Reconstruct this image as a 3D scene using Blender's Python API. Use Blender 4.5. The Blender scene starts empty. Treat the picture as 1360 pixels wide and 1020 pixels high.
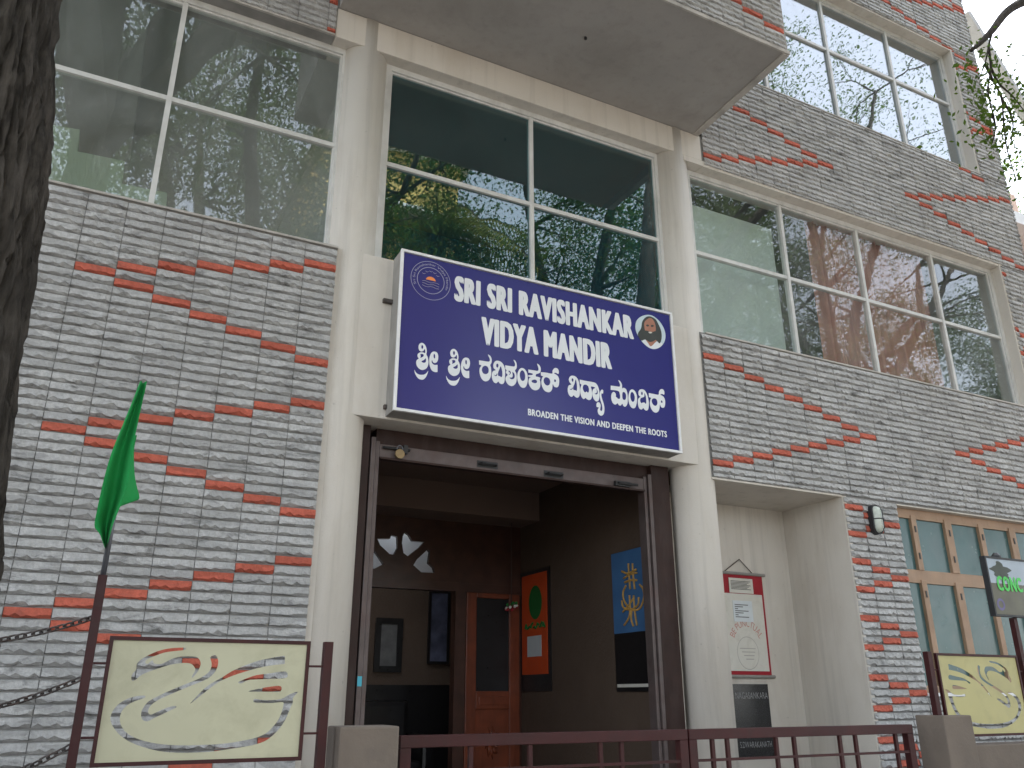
import bpy, bmesh, math, random
import numpy as np
from mathutils import Vector, Matrix, noise
from mathutils.geometry import tessellate_polygon

scene = bpy.context.scene
COL = scene.collection
rad = math.radians
rng = random.Random(7)
nrg = np.random.default_rng(11)

# ------------------------------------------------------------------ camera
CAM = np.array([0.35027, -5.25494, 1.6])
ROT = np.array([[0.89231948, -0.45140358, -0.00086736],
                [0.15758862, 0.31331533, -0.93648242],
                [0.42300328, 0.83550482, 0.35071344]])      # rows: right, down, forward
FPX = 1105.336                                              # focal length in pixels of a 1360 px wide picture
cd = bpy.data.cameras.new('camera')
cam = bpy.data.objects.new('camera', cd)
COL.objects.link(cam)
cd.sensor_width = 36.0
cd.lens = FPX * 36.0 / 1360.0
cd.clip_start = 0.05
cd.clip_end = 1000
M = Matrix.Identity(4)
for i in range(3):
    M[i][0] = ROT[0][i]; M[i][1] = -ROT[1][i]; M[i][2] = -ROT[2][i]; M[i][3] = CAM[i]
cam.matrix_world = M
scene.camera = cam

# ------------------------------------------------------------------ sky, sun, exposure
SUN_EL, SUN_AZ = 64.0, 25.0                                 # behind the building, a little to the right
world = bpy.data.worlds.new('World')
scene.world = world
world.use_nodes = True
wn, wl = world.node_tree.nodes, world.node_tree.links
bg = wn['Background']
sky = wn.new('ShaderNodeTexSky')
sky.sky_type = 'NISHITA'
sky.sun_disc = False
sky.sun_elevation = rad(SUN_EL)
sky.sun_rotation = rad(SUN_AZ)
sky.air_density = 1.0
sky.dust_density = 1.5
sky.ozone_density = 1.0
hs = wn.new('ShaderNodeHueSaturation')
hs.inputs['Saturation'].default_value = 0.36
wl.new(sky.outputs[0], hs.inputs['Color'])
wl.new(hs.outputs[0], bg.inputs['Color'])
bg.inputs['Strength'].default_value = 0.15
sd = bpy.data.lights.new('sun', 'SUN')
sd.energy = 3.0
sd.angle = rad(0.6)
sd.color = (1.0, 0.97, 0.92)
sun = bpy.data.objects.new('sun', sd)
COL.objects.link(sun)
sv = Vector((math.sin(rad(SUN_AZ)) * math.cos(rad(SUN_EL)), math.cos(rad(SUN_AZ)) * math.cos(rad(SUN_EL)), math.sin(rad(SUN_EL))))
sun.rotation_euler = sv.to_track_quat('Z', 'Y').to_euler()
sun.location = (0, 0, 30)
vs = scene.view_settings
vs.view_transform = 'Standard'
vs.look = 'None'
vs.gamma = 1.0
vs.exposure = 2.36
try:
    scene.display_settings.display_device = 'sRGB'
except Exception:
    pass


def at(u, v, Y=0.0):
    """photo pixel (1360 x 1020) -> point on the upright plane y = Y"""
    d = ROT.T @ np.array([(u - 680) / FPX, (v - 510) / FPX, 1.0])
    return Vector(CAM + (Y - CAM[1]) / d[1] * d)


def atx(u, v, X):
    d = ROT.T @ np.array([(u - 680) / FPX, (v - 510) / FPX, 1.0])
    return Vector(CAM + (X - CAM[0]) / d[0] * d)


def project(p):
    c = ROT @ (np.array(p, float) - CAM)
    if c[2] < 0.05:
        return None
    return 680 + FPX * c[0] / c[2], 510 + FPX * c[1] / c[2], c[2]


# ------------------------------------------------------------------ materials
MATS = {}


def ramp(nt, fac, stops):
    r = nt.nodes.new('ShaderNodeValToRGB')
    el = r.color_ramp.elements
    while len(el) < len(stops):
        el.new(0.5)
    for e, (p, c) in zip(el, stops):
        e.position = p
        e.color = c if len(c) == 4 else (*c, 1)
    nt.links.new(fac, r.inputs[0])
    return r.outputs[0]


def noise_n(nt, vec, scale, detail=4, rough=0.55, dist=0.0):
    n = nt.nodes.new('ShaderNodeTexNoise')
    n.inputs['Scale'].default_value = scale
    n.inputs['Detail'].default_value = detail
    n.inputs['Roughness'].default_value = rough
    n.inputs['Distortion'].default_value = dist
    if vec is not None:
        nt.links.new(vec, n.inputs['Vector'])
    return n.outputs['Fac']


def mixc(nt, fac, a, b, mode='MIX'):
    m = nt.nodes.new('ShaderNodeMix')
    m.data_type = 'RGBA'
    m.blend_type = mode
    for s, v in ((0, fac), (6, a), (7, b)):
        if isinstance(v, (int, float)):
            m.inputs[s].default_value = v
        elif isinstance(v, (tuple, list)):
            m.inputs[s].default_value = (*v[:3], 1)
        else:
            nt.links.new(v, m.inputs[s])
    return m.outputs[2]


def pos_of(nt, scale=(1, 1, 1), world_space=True):
    if world_space:
        o = nt.nodes.new('ShaderNodeNewGeometry').outputs['Position']
    else:
        o = nt.nodes.new('ShaderNodeTexCoord').outputs['Object']
    mp = nt.nodes.new('ShaderNodeMapping')
    mp.inputs['Scale'].default_value = scale
    nt.links.new(o, mp.inputs['Vector'])
    return mp.outputs[0]


def mat(name, color, rough=0.7, var=0.15, vscale=3.0, dirt=None, dirt_amt=0.0, dirt_scale=(1, 1, 1), bump=0.0, bscale=60.0, streak=0.0, metal=0.0, spec=0.5, stretch=(1, 1, 1), rvar=0.1):
    """principled paint / stone / metal with uneven colour, stains and fine relief"""
    if name in MATS:
        return MATS[name]
    m = bpy.data.materials.new(name)
    m.use_nodes = True
    nt = m.node_tree
    b = nt.nodes['Principled BSDF']
    b.inputs['Roughness'].default_value = rough
    b.inputs['Metallic'].default_value = metal
    b.inputs['Specular IOR Level'].default_value = spec
    p = pos_of(nt, stretch)
    n1 = noise_n(nt, p, vscale, 5, 0.6)
    lo = tuple(c * (1 - var) for c in color)
    hi = tuple(min(1, c * (1 + var)) for c in color)
    c = ramp(nt, n1, [(0.3, lo), (0.7, hi)])
    if dirt is not None and dirt_amt > 0:
        pd = pos_of(nt, dirt_scale)
        n2 = noise_n(nt, pd, 1.0, 6, 0.65, 0.3)
        f = ramp(nt, n2, [(0.48, (0, 0, 0)), (0.72, (dirt_amt,) * 3)])
        c = mixc(nt, f, c, dirt)
    if streak > 0:
        n4 = noise_n(nt, pos_of(nt, (9.0, 9.0, 0.35)), 1.3, 5, 0.6)
        c = mixc(nt, ramp(nt, n4, [(0.52, (0, 0, 0)), (0.75, (streak,) * 3)]), c, tuple(x * 0.45 for x in color))
        n5 = noise_n(nt, pos_of(nt), 26, 3, 0.5)
        c = mixc(nt, ramp(nt, n5, [(0.70, (0, 0, 0)), (0.76, (streak,) * 3)]), c, tuple(x * 0.35 for x in color))
    nt.links.new(c, b.inputs['Base Color'])
    n3 = noise_n(nt, pos_of(nt), vscale * 4, 3)
    rr = ramp(nt, n3, [(0.2, (max(0, rough - rvar),) * 3), (0.8, (min(1, rough + rvar),) * 3)])
    nt.links.new(rr, b.inputs['Roughness'])
    if bump > 0:
        bn = nt.nodes.new('ShaderNodeBump')
        bn.inputs['Strength'].default_value = bump
        bn.inputs['Distance'].default_value = 0.004
        nt.links.new(noise_n(nt, pos_of(nt), bscale, 6, 0.65), bn.inputs['Height'])
        nt.links.new(bn.outputs[0], b.inputs['Normal'])
    MATS[name] = m
    return m


def tile_mat(name, color, blot):
    m = bpy.data.materials.new(name)
    m.use_nodes = True
    nt = m.node_tree
    b = nt.nodes['Principled BSDF']
    b.inputs['Roughness'].default_value = 0.85
    b.inputs['Specular IOR Level'].default_value = 0.25
    p = pos_of(nt)
    # every tile a slightly different tone
    cell = nt.nodes.new('ShaderNodeTexVoronoi')
    cell.inputs['Scale'].default_value = 1.0
    nt.links.new(pos_of(nt, (4.3, 0.01, 16.5)), cell.inputs['Vector'])
    sep = nt.nodes.new('ShaderNodeSeparateColor')
    nt.links.new(cell.outputs['Color'], sep.inputs[0])
    tone = ramp(nt, sep.outputs[0], [(0.0, tuple(c * 0.80 for c in color)), (1.0, tuple(min(1, c * 1.16) for c in color))])
    fine = noise_n(nt, p, 45, 5, 0.7)
    tone = mixc(nt, ramp(nt, fine, [(0.35, (0, 0, 0)), (0.72, (0.65, 0.65, 0.65))]), tone, tuple(c * 0.55 for c in color))
    sm = noise_n(nt, pos_of(nt, (3.2, 3.2, 9.0)), 1.6, 6, 0.7, 0.6)
    f = ramp(nt, sm, [(0.53, (0, 0, 0)), (0.72, (blot,) * 3)])
    tone = mixc(nt, f, tone, (0.075, 0.075, 0.072))
    big = noise_n(nt, pos_of(nt, (1.0, 1.0, 0.35)), 1.1, 4, 0.6)
    tone = mixc(nt, ramp(nt, big, [(0.4, (0, 0, 0)), (0.8, (0.22,) * 3)]), tone, tuple(c * 0.6 for c in color))
    nt.links.new(tone, b.inputs['Base Color'])
    bn = nt.nodes.new('ShaderNodeBump')
    bn.inputs['Strength'].default_value = 0.9
    bn.inputs['Distance'].default_value = 0.012
    nt.links.new(noise_n(nt, p, 55, 7, 0.72), bn.inputs['Height'])
    nt.links.new(bn.outputs[0], b.inputs['Normal'])
    MATS[name] = m
    return m


def glass_mat(name, tint, dust=0.06, dust_col=(0.6, 0.62, 0.62), ior=1.6):
    m = bpy.data.materials.new(name)
    m.use_nodes = True
    nt = m.node_tree
    nt.nodes.remove(nt.nodes['Principled BSDF'])
    out = nt.nodes['Material Output']
    geo = nt.nodes.new('ShaderNodeNewGeometry')
    mr = nt.nodes.new('ShaderNodeMapRange')                 # same reflectance from both sides of the sheet
    mr.inputs['To Min'].default_value = ior
    mr.inputs['To Max'].default_value = 1.0 / ior
    nt.links.new(geo.outputs['Backfacing'], mr.inputs['Value'])
    fr = nt.nodes.new('ShaderNodeFresnel')
    nt.links.new(mr.outputs[0], fr.inputs['IOR'])
    tr = nt.nodes.new('ShaderNodeBsdfTransparent')
    tr.inputs[0].default_value = (*tint, 1)
    gl = nt.nodes.new('ShaderNodeBsdfGlossy')
    gl.inputs['Roughness'].default_value = 0.012
    gl.inputs['Color'].default_value = (0.95, 0.97, 1, 1)
    bn = nt.nodes.new('ShaderNodeBump')
    bn.inputs['Strength'].default_value = 0.08
    bn.inputs['Distance'].default_value = 0.01
    nt.links.new(noise_n(nt, pos_of(nt), 2.3, 2), bn.inputs['Height'])
    nt.links.new(bn.outputs[0], gl.inputs['Normal'])
    mx = nt.nodes.new('ShaderNodeMixShader')
    nt.links.new(fr.outputs[0], mx.inputs[0])
    nt.links.new(tr.outputs[0], mx.inputs[1])
    nt.links.new(gl.outputs[0], mx.inputs[2])
    df = nt.nodes.new('ShaderNodeBsdfDiffuse')
    df.inputs[0].default_value = (*dust_col, 1)
    m2 = nt.nodes.new('ShaderNodeMixShader')
    n = noise_n(nt, pos_of(nt, (1.4, 1.4, 0.8)), 1.3, 5, 0.6, 0.8)
    f = ramp(nt, n, [(0.35, (dust * 0.3,) * 3), (0.75, (dust * 1.8,) * 3)])
    nt.links.new(f, m2.inputs[0])
    nt.links.new(mx.outputs[0], m2.inputs[1])
    nt.links.new(df.outputs[0], m2.inputs[2])
    nt.links.new(m2.outputs[0], out.inputs['Surface'])
    MATS[name] = m
    return m


def leaf_mat(name, c1, c2):
    m = bpy.data.materials.new(name)
    m.use_nodes = True
    nt = m.node_tree
    nt.nodes.remove(nt.nodes['Principled BSDF'])
    out = nt.nodes['Material Output']
    n = noise_n(nt, pos_of(nt), 1.7, 4, 0.7)
    c = ramp(nt, n, [(0.3, c1), (0.7, c2)])
    d = nt.nodes.new('ShaderNodeBsdfDiffuse')
    t = nt.nodes.new('ShaderNodeBsdfTranslucent')
    nt.links.new(c, d.inputs[0])
    nt.links.new(mixc(nt, 0.5, c, (0.10, 0.17, 0.03)), t.inputs[0])
    mx = nt.nodes.new('ShaderNodeMixShader')
    mx.inputs[0].default_value = 0.4
    nt.links.new(d.outputs[0], mx.inputs[1])
    nt.links.new(t.outputs[0], mx.inputs[2])
    nt.links.new(mx.outputs[0], out.inputs['Surface'])
    MATS[name] = m
    return m


def bark_mat(name, dark, light):
    m = bpy.data.materials.new(name)
    m.use_nodes = True
    nt = m.node_tree
    b = nt.nodes['Principled BSDF']
    b.inputs['Roughness'].default_value = 0.95
    b.inputs['Specular IOR Level'].default_value = 0.15
    n = noise_n(nt, pos_of(nt, (14, 14, 2.6)), 1.6, 8, 0.7, 0.5)
    c = ramp(nt, n, [(0.32, dark), (0.55, tuple((a + b_) / 2 for a, b_ in zip(dark, light))), (0.75, light)])
    n2 = noise_n(nt, pos_of(nt), 7, 5, 0.6)
    c = mixc(nt, ramp(nt, n2, [(0.5, (0, 0, 0)), (0.75, (0.35,) * 3)]), c, tuple(x * 1.5 for x in light))
    nt.links.new(c, b.inputs['Base Color'])
    bn = nt.nodes.new('ShaderNodeBump')
    bn.inputs['Strength'].default_value = 1.0
    bn.inputs['Distance'].default_value = 0.02
    nt.links.new(noise_n(nt, pos_of(nt, (26, 26, 6)), 2.2, 8, 0.75), bn.inputs['Height'])
    nt.links.new(bn.outputs[0], b.inputs['Normal'])
    MATS[name] = m
    return m


T_GREY = tile_mat('split_face_grey', (0.50, 0.497, 0.488), 0.85)
T_RED = tile_mat('split_face_red', (0.58, 0.145, 0.095), 0.4)
MORTAR = mat('mortar', (0.24, 0.235, 0.225), 0.95, 0.2, 6)
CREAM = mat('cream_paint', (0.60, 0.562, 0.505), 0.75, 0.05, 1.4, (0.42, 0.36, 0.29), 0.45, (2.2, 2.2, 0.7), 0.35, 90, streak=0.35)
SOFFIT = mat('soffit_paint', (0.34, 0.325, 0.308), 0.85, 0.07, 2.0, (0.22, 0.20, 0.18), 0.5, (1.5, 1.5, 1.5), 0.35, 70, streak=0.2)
SILLC = mat('sill_cement', (0.45, 0.425, 0.39), 0.9, 0.15, 6, (0.16, 0.15, 0.14), 0.6, (5, 5, 5), 0.5, 60)
ALU = mat('window_aluminium', (0.60, 0.60, 0.58), 0.5, 0.07, 5, (0.3, 0.29, 0.27), 0.4, (7, 7, 3), 0.0)
G_CLEAR = glass_mat('glass_clear', (0.84, 0.88, 0.87), 0.085, ior=1.9)
G_RIGHT = glass_mat('glass_long_window', (0.9, 0.93, 0.92), 0.06, ior=1.58)
G_TEAL = glass_mat('glass_teal', (0.40, 0.66, 0.68), 0.02, (0.3, 0.4, 0.4), 2.1)
G_SKY = glass_mat('glass_reflective', (0.6, 0.65, 0.65), 0.04, ior=3.6)
STEEL_BR = mat('brown_shutter_steel', (0.030, 0.014, 0.011), 0.5, 0.25, 6, (0.06, 0.04, 0.035), 0.5, (8, 8, 2), 0.2, 60, spec=0.25)
STEEL_LT = mat('worn_shutter_steel', (0.10, 0.078, 0.074), 0.45, 0.25, 8, (0.09, 0.05, 0.045), 0.6, (5, 5, 5), 0.2, 50, metal=0.3)
MAROON = mat('maroon_enamel', (0.045, 0.010, 0.010), 0.5, 0.2, 8, (0.026, 0.014, 0.013), 0.5, (9, 9, 9), 0.15, 80, spec=0.3)
CONCRETE = mat('cement_render', (0.165, 0.134, 0.108), 0.92, 0.14, 4, (0.08, 0.07, 0.06), 0.55, (4, 4, 3), 0.6, 55)
SIGNCREAM = mat('sign_cream_enamel', (0.50, 0.485, 0.335), 0.5, 0.05, 4, (0.3, 0.28, 0.18), 0.4, (6, 6, 6), 0.05)
SIGNYEL = mat('sign_yellow_enamel', (0.46, 0.42, 0.19), 0.5, 0.06, 4, (0.3, 0.27, 0.14), 0.5, (6, 6, 6), 0.05)
SIGNBLUE = mat('sign_blue_vinyl', (0.030, 0.030, 0.175), 0.22, 0.03, 1.2, None, 0, (1, 1, 1), 0.0, 12, rvar=0.015)
SIGNSIDE = mat('sign_side_metal', (0.27, 0.26, 0.24), 0.6, 0.15, 4, (0.12, 0.11, 0.1), 0.5, (6, 6, 3))
WHITE = mat('white_print', (0.72, 0.74, 0.76), 0.45, 0.04, 5)
WHITEP = mat('white_frame', (0.74, 0.74, 0.74), 0.5, 0.05, 5, (0.4, 0.39, 0.37), 0.3, (8, 8, 8))
GREEN = mat('green_flag_cloth', (0.006, 0.26, 0.055), 0.85, 0.12, 9, bump=0.3, bscale=220)
PIPE = mat('grey_pipe', (0.12, 0.125, 0.14), 0.4, 0.2, 8, metal=0.5)
RUST = mat('rusty_chain_steel', (0.085, 0.075, 0.07), 0.6, 0.35, 30, (0.12, 0.05, 0.03), 0.5, (25, 25, 25), metal=0.4)
WOOD_LT = mat('teak_window_wood', (0.34, 0.22, 0.14), 0.6, 0.14, 5, (0.22, 0.13, 0.075), 0.5, (9, 9, 2), 0.3, 60)
WOOD_RED = mat('polished_red_wood', (0.17, 0.038, 0.014), 0.4, 0.25, 6, (0.06, 0.016, 0.009), 0.55, (14, 14, 1.5), 0.2, 40)
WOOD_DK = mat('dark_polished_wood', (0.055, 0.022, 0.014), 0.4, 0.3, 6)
TEALGLASS = mat('painted_teal_glass', (0.050, 0.112, 0.112), 0.22, 0.15, 2.5, (0.11, 0.15, 0.15), 0.5, (4, 4, 2))
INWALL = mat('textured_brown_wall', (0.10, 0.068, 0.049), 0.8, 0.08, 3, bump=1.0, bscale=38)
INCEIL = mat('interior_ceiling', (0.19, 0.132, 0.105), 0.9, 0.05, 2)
INPALE = mat('interior_pale_green', (0.60, 0.64, 0.50), 0.85, 0.05, 2)
INSHADE = mat('interior_shade_grey', (0.16, 0.165, 0.16), 0.85, 0.05, 2)  # interior grey darkened: the right-hand room's shade is put into the colour
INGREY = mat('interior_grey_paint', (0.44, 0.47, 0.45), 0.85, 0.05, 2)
INTEAL = mat('interior_teal_paint', (0.08, 0.42, 0.54), 0.8, 0.06, 2)
FLOORM = mat('interior_floor', (0.22, 0.2, 0.18), 0.5, 0.1, 3)
BLACK = mat('black_granite', (0.012, 0.013, 0.015), 0.25, 0.3, 60)
DARK = mat('dark_lacquer', (0.012, 0.011, 0.012), 0.35, 0.2, 8)
STEEL_GR = mat('engraved_grey', (0.25, 0.25, 0.25), 0.6, 0.15, 30)
PAPER = mat('paper', (0.62, 0.60, 0.54), 0.85, 0.05, 8, (0.42, 0.39, 0.33), 0.4, (8, 8, 8))
PAPERB = mat('bluish_paper', (0.60, 0.64, 0.66), 0.85, 0.05, 8)
REDBOARD = mat('red_felt_border', (0.30, 0.012, 0.022), 0.8, 0.1, 10)
INK = mat('printed_ink', (0.10, 0.10, 0.10), 0.8, 0.1, 10)
INKRED = mat('faded_red_ink', (0.50, 0.23, 0.19), 0.8, 0.1, 10)
ORANGE = mat('orange_cloth', (0.62, 0.075, 0.012), 0.8, 0.1, 5)
BANBLUE = mat('blue_cloth', (0.045, 0.135, 0.30), 0.8, 0.12, 5)
GOLD = mat('gold_rope', (0.50, 0.29, 0.075), 0.5, 0.25, 20)
DKGREEN = mat('green_print', (0.012, 0.14, 0.025), 0.8, 0.1, 8)
SKIN = mat('portrait_skin', (0.36, 0.16, 0.10), 0.5, 0.1, 12)
HAIR = mat('portrait_hair', (0.03, 0.035, 0.03), 0.5, 0.3, 12)
PSKY = mat('portrait_back', (0.52, 0.62, 0.66), 0.45, 0.08, 6)
SUNOR = mat('sun_print', (0.8, 0.25, 0.06), 0.45, 0.1, 10)
BARK = bark_mat('fissured_bark', (0.02, 0.018, 0.015), (0.115, 0.10, 0.084))
BARK2 = bark_mat('street_tree_bark', (0.02, 0.018, 0.015), (0.11, 0.095, 0.08))
LEAF = leaf_mat('leaf_green', (0.022, 0.055, 0.012), (0.075, 0.12, 0.022))
LEAF2 = leaf_mat('leaf_light_green', (0.05, 0.10, 0.02), (0.13, 0.19, 0.035))
PALML = leaf_mat('palm_leaf', (0.09, 0.11, 0.02), (0.20, 0.18, 0.05))
CURT = mat('curtain_brown_pink', (0.50, 0.24, 0.19), 0.85, 0.12, 4)
BOARD = mat('pale_display_board', (0.60, 0.66, 0.64), 0.7, 0.05, 3)
YELLOW = mat('yellow_house_paint', (0.62, 0.44, 0.13), 0.85, 0.06, 2, (0.3, 0.22, 0.1), 0.4, (1, 1, 0.5))
TERRA = mat('terracotta_paint', (0.44, 0.17, 0.09), 0.85, 0.1, 2)
PALEWALL = mat('pale_pink_wall', (0.58, 0.42, 0.34), 0.85, 0.06, 2)
ASPHALT = mat('asphalt', (0.055, 0.053, 0.052), 0.9, 0.2, 6, bump=0.5, bscale=120)
PAVE = mat('cement_pavers', (0.24, 0.225, 0.205), 0.9, 0.15, 3, bump=0.4)
EARTH = mat('dry_earth', (0.19, 0.17, 0.145), 0.95, 0.2, 1.5)
ROPE = mat('dark_cord', (0.05, 0.035, 0.03), 0.8)
BRASS = mat('old_brass', (0.26, 0.19, 0.10), 0.45, 0.2, 20, metal=0.6)
LAMPGL = mat('ribbed_lamp_glass', (0.50, 0.54, 0.47), 0.25, 0.12, 14)
LAMPMT = mat('black_cast_metal', (0.02, 0.021, 0.023), 0.5, 0.2, 12)
FROST = None


# ------------------------------------------------------------------ mesh helpers
class MB:
    def __init__(self):
        self.v, self.f = [], []

    def add(self, vs, fs):
        o = len(self.v)
        self.v += [tuple(p) for p in vs]
        self.f += [tuple(i + o for i in f) for f in fs]
        return self

    def box(self, x0, x1, y0, y1, z0, z1):
        return self.add([(x0, y0, z0), (x1, y0, z0), (x1, y1, z0), (x0, y1, z0), (x0, y0, z1), (x1, y0, z1), (x1, y1, z1), (x0, y1, z1)],
                        [(0, 3, 2, 1), (4, 5, 6, 7), (0, 1, 5, 4), (1, 2, 6, 5), (2, 3, 7, 6), (3, 0, 4, 7)])

    def bar(self, a, b, w, h=None, up=(0, 0, 1)):
        """rectangular rod from a to b"""
        h = h or w
        a, b = Vector(a), Vector(b)
        d = (b - a).normalized()
        u = Vector(up)
        if abs(d.dot(u)) > 0.95:
            u = Vector((0, 1, 0))
        s = d.cross(u).normalized() * (w / 2)
        t = s.cross(d).normalized() * (h / 2)
        vs = [a - s - t, a + s - t, a + s + t, a - s + t, b - s - t, b + s - t, b + s + t, b - s + t]
        return self.add(vs, [(0, 1, 2, 3), (7, 6, 5, 4), (0, 4, 5, 1), (1, 5, 6, 2), (2, 6, 7, 3), (3, 7, 4, 0)])

    def tube(self, pts, radii, n=10, caps=True):
        pts = [Vector(p) for p in pts]
        if isinstance(radii, (int, float)):
            radii = [radii] * len(pts)
        o = len(self.v)
        ref = None
        for i, p in enumerate(pts):
            d = (pts[min(i + 1, len(pts) - 1)] - pts[max(i - 1, 0)]).normalized()
            if ref is None:
                ref = d.orthogonal().normalized()
            ref = (ref - d * ref.dot(d))
            ref = ref.normalized() if ref.length > 1e-6 else d.orthogonal().normalized()
            b = d.cross(ref)
            for k in range(n):
                a = 2 * math.pi * k / n
                self.v.append(tuple(p + (ref * math.cos(a) + b * math.sin(a)) * radii[i]))
        for i in range(len(pts) - 1):
            for k in range(n):
                k2 = (k + 1) % n
                self.f.append((o + i * n + k, o + i * n + k2, o + (i + 1) * n + k2, o + (i + 1) * n + k))
        if caps:
            self.f.append(tuple(o + k for k in reversed(range(n))))
            self.f.append(tuple(o + (len(pts) - 1) * n + k for k in range(n)))
        return self

    def prism(self, loops, mapf, t=0.0):
        """filled outline with holes (2D loops), mapf(x, y, d) -> 3D; t = thickness behind the front"""
        loops = [[Vector((x, y, 0)) for x, y in lp] for lp in loops if len(lp) > 2]
        tris = tessellate_polygon(loops)
        flat = [p for lp in loops for p in lp]
        front = [mapf(p.x, p.y, 0.0) for p in flat]
        n = len(flat)
        o = len(self.v)
        self.v += [tuple(p) for p in front]
        tri2 = []
        for a, b, c in tris:
            A, B, C_ = flat[a], flat[b], flat[c]
            ar = (B.x - A.x) * (C_.y - A.y) - (C_.x - A.x) * (B.y - A.y)
            tri2.append((a, b, c) if ar > 0 else (a, c, b))
        self.f += [(o + a, o + b, o + c) for a, b, c in tri2]
        if t > 0:
            self.v += [tuple(mapf(p.x, p.y, t)) for p in flat]
            self.f += [(o + n + c, o + n + b, o + n + a) for a, b, c in tri2]
            s = 0
            for lp in loops:
                m_ = len(lp)
                for i in range(m_):
                    j = (i + 1) % m_
                    self.f.append((o + s + i, o + s + j, o + n + s + j, o + n + s + i))
                s += m_
        return self

    def build(self, name, material, parent=None, smooth=False, bevel=0.0, sub=0):
        me = bpy.data.meshes.new(name)
        me.from_pydata(self.v, [], self.f)
        me.materials.append(material)
        me.update()
        if bevel > 0:
            bm = bmesh.new()
            bm.from_mesh(me)
            bmesh.ops.recalc_face_normals(bm, faces=bm.faces)
            es = [e for e in bm.edges if len(e.link_faces) == 2 and e.calc_face_angle(0) > 0.6]
            bmesh.ops.bevel(bm, geom=es, offset=bevel, segments=2, profile=0.6, affect='EDGES', clamp_overlap=True)
            bm.to_mesh(me)
            bm.free()
        if smooth:
            me.polygons.foreach_set('use_smooth', [True] * len(me.polygons))
        ob = bpy.data.objects.new(name, me)
        COL.objects.link(ob)
        if parent is not None:
            ob.parent = parent
            ob.matrix_parent_inverse = parent.matrix_basis.inverted()
        return ob


def tag(o, label, cat, group=None):
    o['label'] = label
    o['category'] = cat
    if group:
        o['group'] = group
    return o


def thing(name, label, cat, loc=(0, 0, 0), group=None):
    e = bpy.data.objects.new(name, None)
    e.empty_display_size = 0.2
    e.location = loc
    COL.objects.link(e)
    return tag(e, label, cat, group)


def struct(o):
    o['kind'] = 'structure'
    return o


def box(name, m, parent, *a, bevel=0.0):
    return MB().box(*a).build(name, m, parent, bevel=bevel)


def smooth_loop(pts, k=4, corner=6.0):
    """closed Catmull-Rom; two points close together make a sharp corner"""
    P = [np.array(p, float) for p in pts]
    n = len(P)
    near = [np.linalg.norm(P[i] - P[(i + 1) % n]) < corner for i in range(n)]
    T = [np.zeros(2) if near[i] or near[i - 1] else (P[(i + 1) % n] - P[i - 1]) / 2 for i in range(n)]
    out = []
    for i in range(n):
        a, b = P[i], P[(i + 1) % n]
        if near[i]:
            out.append(tuple(a))
            continue
        for s in range(k):
            t = s / k
            out.append(tuple((2 * t ** 3 - 3 * t * t + 1) * a + (t ** 3 - 2 * t * t + t) * T[i] + (3 * t * t - 2 * t ** 3) * b + (t ** 3 - t * t) * T[(i + 1) % n]))
    return out


def smooth_path(pts, k=6):
    pts = [np.array(p, float) for p in pts]
    q = [2 * pts[0] - pts[1]] + pts + [2 * pts[-1] - pts[-2]]
    out = []
    for i in range(1, len(q) - 2):
        p0, p1, p2, p3 = q[i - 1:i + 3]
        for s in range(k):
            t = s / k
            out.append(0.5 * (2 * p1 + (p2 - p0) * t + (2 * p0 - 5 * p1 + 4 * p2 - p3) * t * t + (3 * p1 - p0 - 3 * p2 + p3) * t ** 3))
    out.append(pts[-1])
    return out


def ellipse(cx, cy, rx, ry, n=32, a0=0.0, a1=2 * math.pi):
    full = abs(a1 - a0 - 2 * math.pi) < 1e-6
    m_ = n if full else n + 1
    return [(cx + rx * math.cos(a0 + (a1 - a0) * i / n), cy + ry * math.sin(a0 + (a1 - a0) * i / n)) for i in range(m_)]


def text_mesh(body, track=1.0):
    c = bpy.data.curves.new('t', 'FONT')
    c.body = body
    c.size = 1.0
    c.space_character = track
    c.resolution_u = 3
    o = bpy.data.objects.new('t', c)
    COL.objects.link(o)
    dg = bpy.context.evaluated_depsgraph_get()
    me = o.evaluated_get(dg).to_mesh()
    vs = [(v.co.x, v.co.y) for v in me.vertices]
    fs = [tuple(p.vertices) for p in me.polygons]
    o.evaluated_get(dg).to_mesh_clear()
    bpy.data.objects.remove(o)
    bpy.data.curves.remove(c)
    return vs, fs


def text_on(name, body, m, parent, x0, x1, z0, z1, mapf, bold=0.0, warp=None):
    """lettering stretched to a box on a surface; mapf(x, z, d) -> 3D; bold thickens every stroke"""
    vs, fs = text_mesh(body, 1.0 + bold * 2.6)
    xs = [p[0] for p in vs]
    ys = [p[1] for p in vs]
    a, b, c, d = min(xs), max(xs), min(ys), max(ys)
    mb = MB()
    shifts = [(0, 0)] if bold <= 0 else [(0, 0), (-1, 0), (1, 0), (0, 0.6), (0, -0.6), (-0.8, 0.5), (0.8, 0.5), (-0.8, -0.5), (0.8, -0.5)]
    w = bold * (z1 - z0)
    for k, (sx, sz) in enumerate(shifts):
        pts = []
        for x, y in vs:
            X = x0 + w + (x - a) / (b - a) * (x1 - x0 - 2 * w) + sx * w
            Z = z0 + w * 0.6 + (y - c) / (d - c) * (z1 - z0 - 1.2 * w) + sz * w
            if warp:
                X, Z = warp(X, Z)
            pts.append(mapf(X, Z, -0.00012 * k))
        mb.add(pts, fs)
    return mb.build(name, m, parent)


def front(Y):
    return lambda x, z, d=0.0: (x, Y + d, z)


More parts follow.
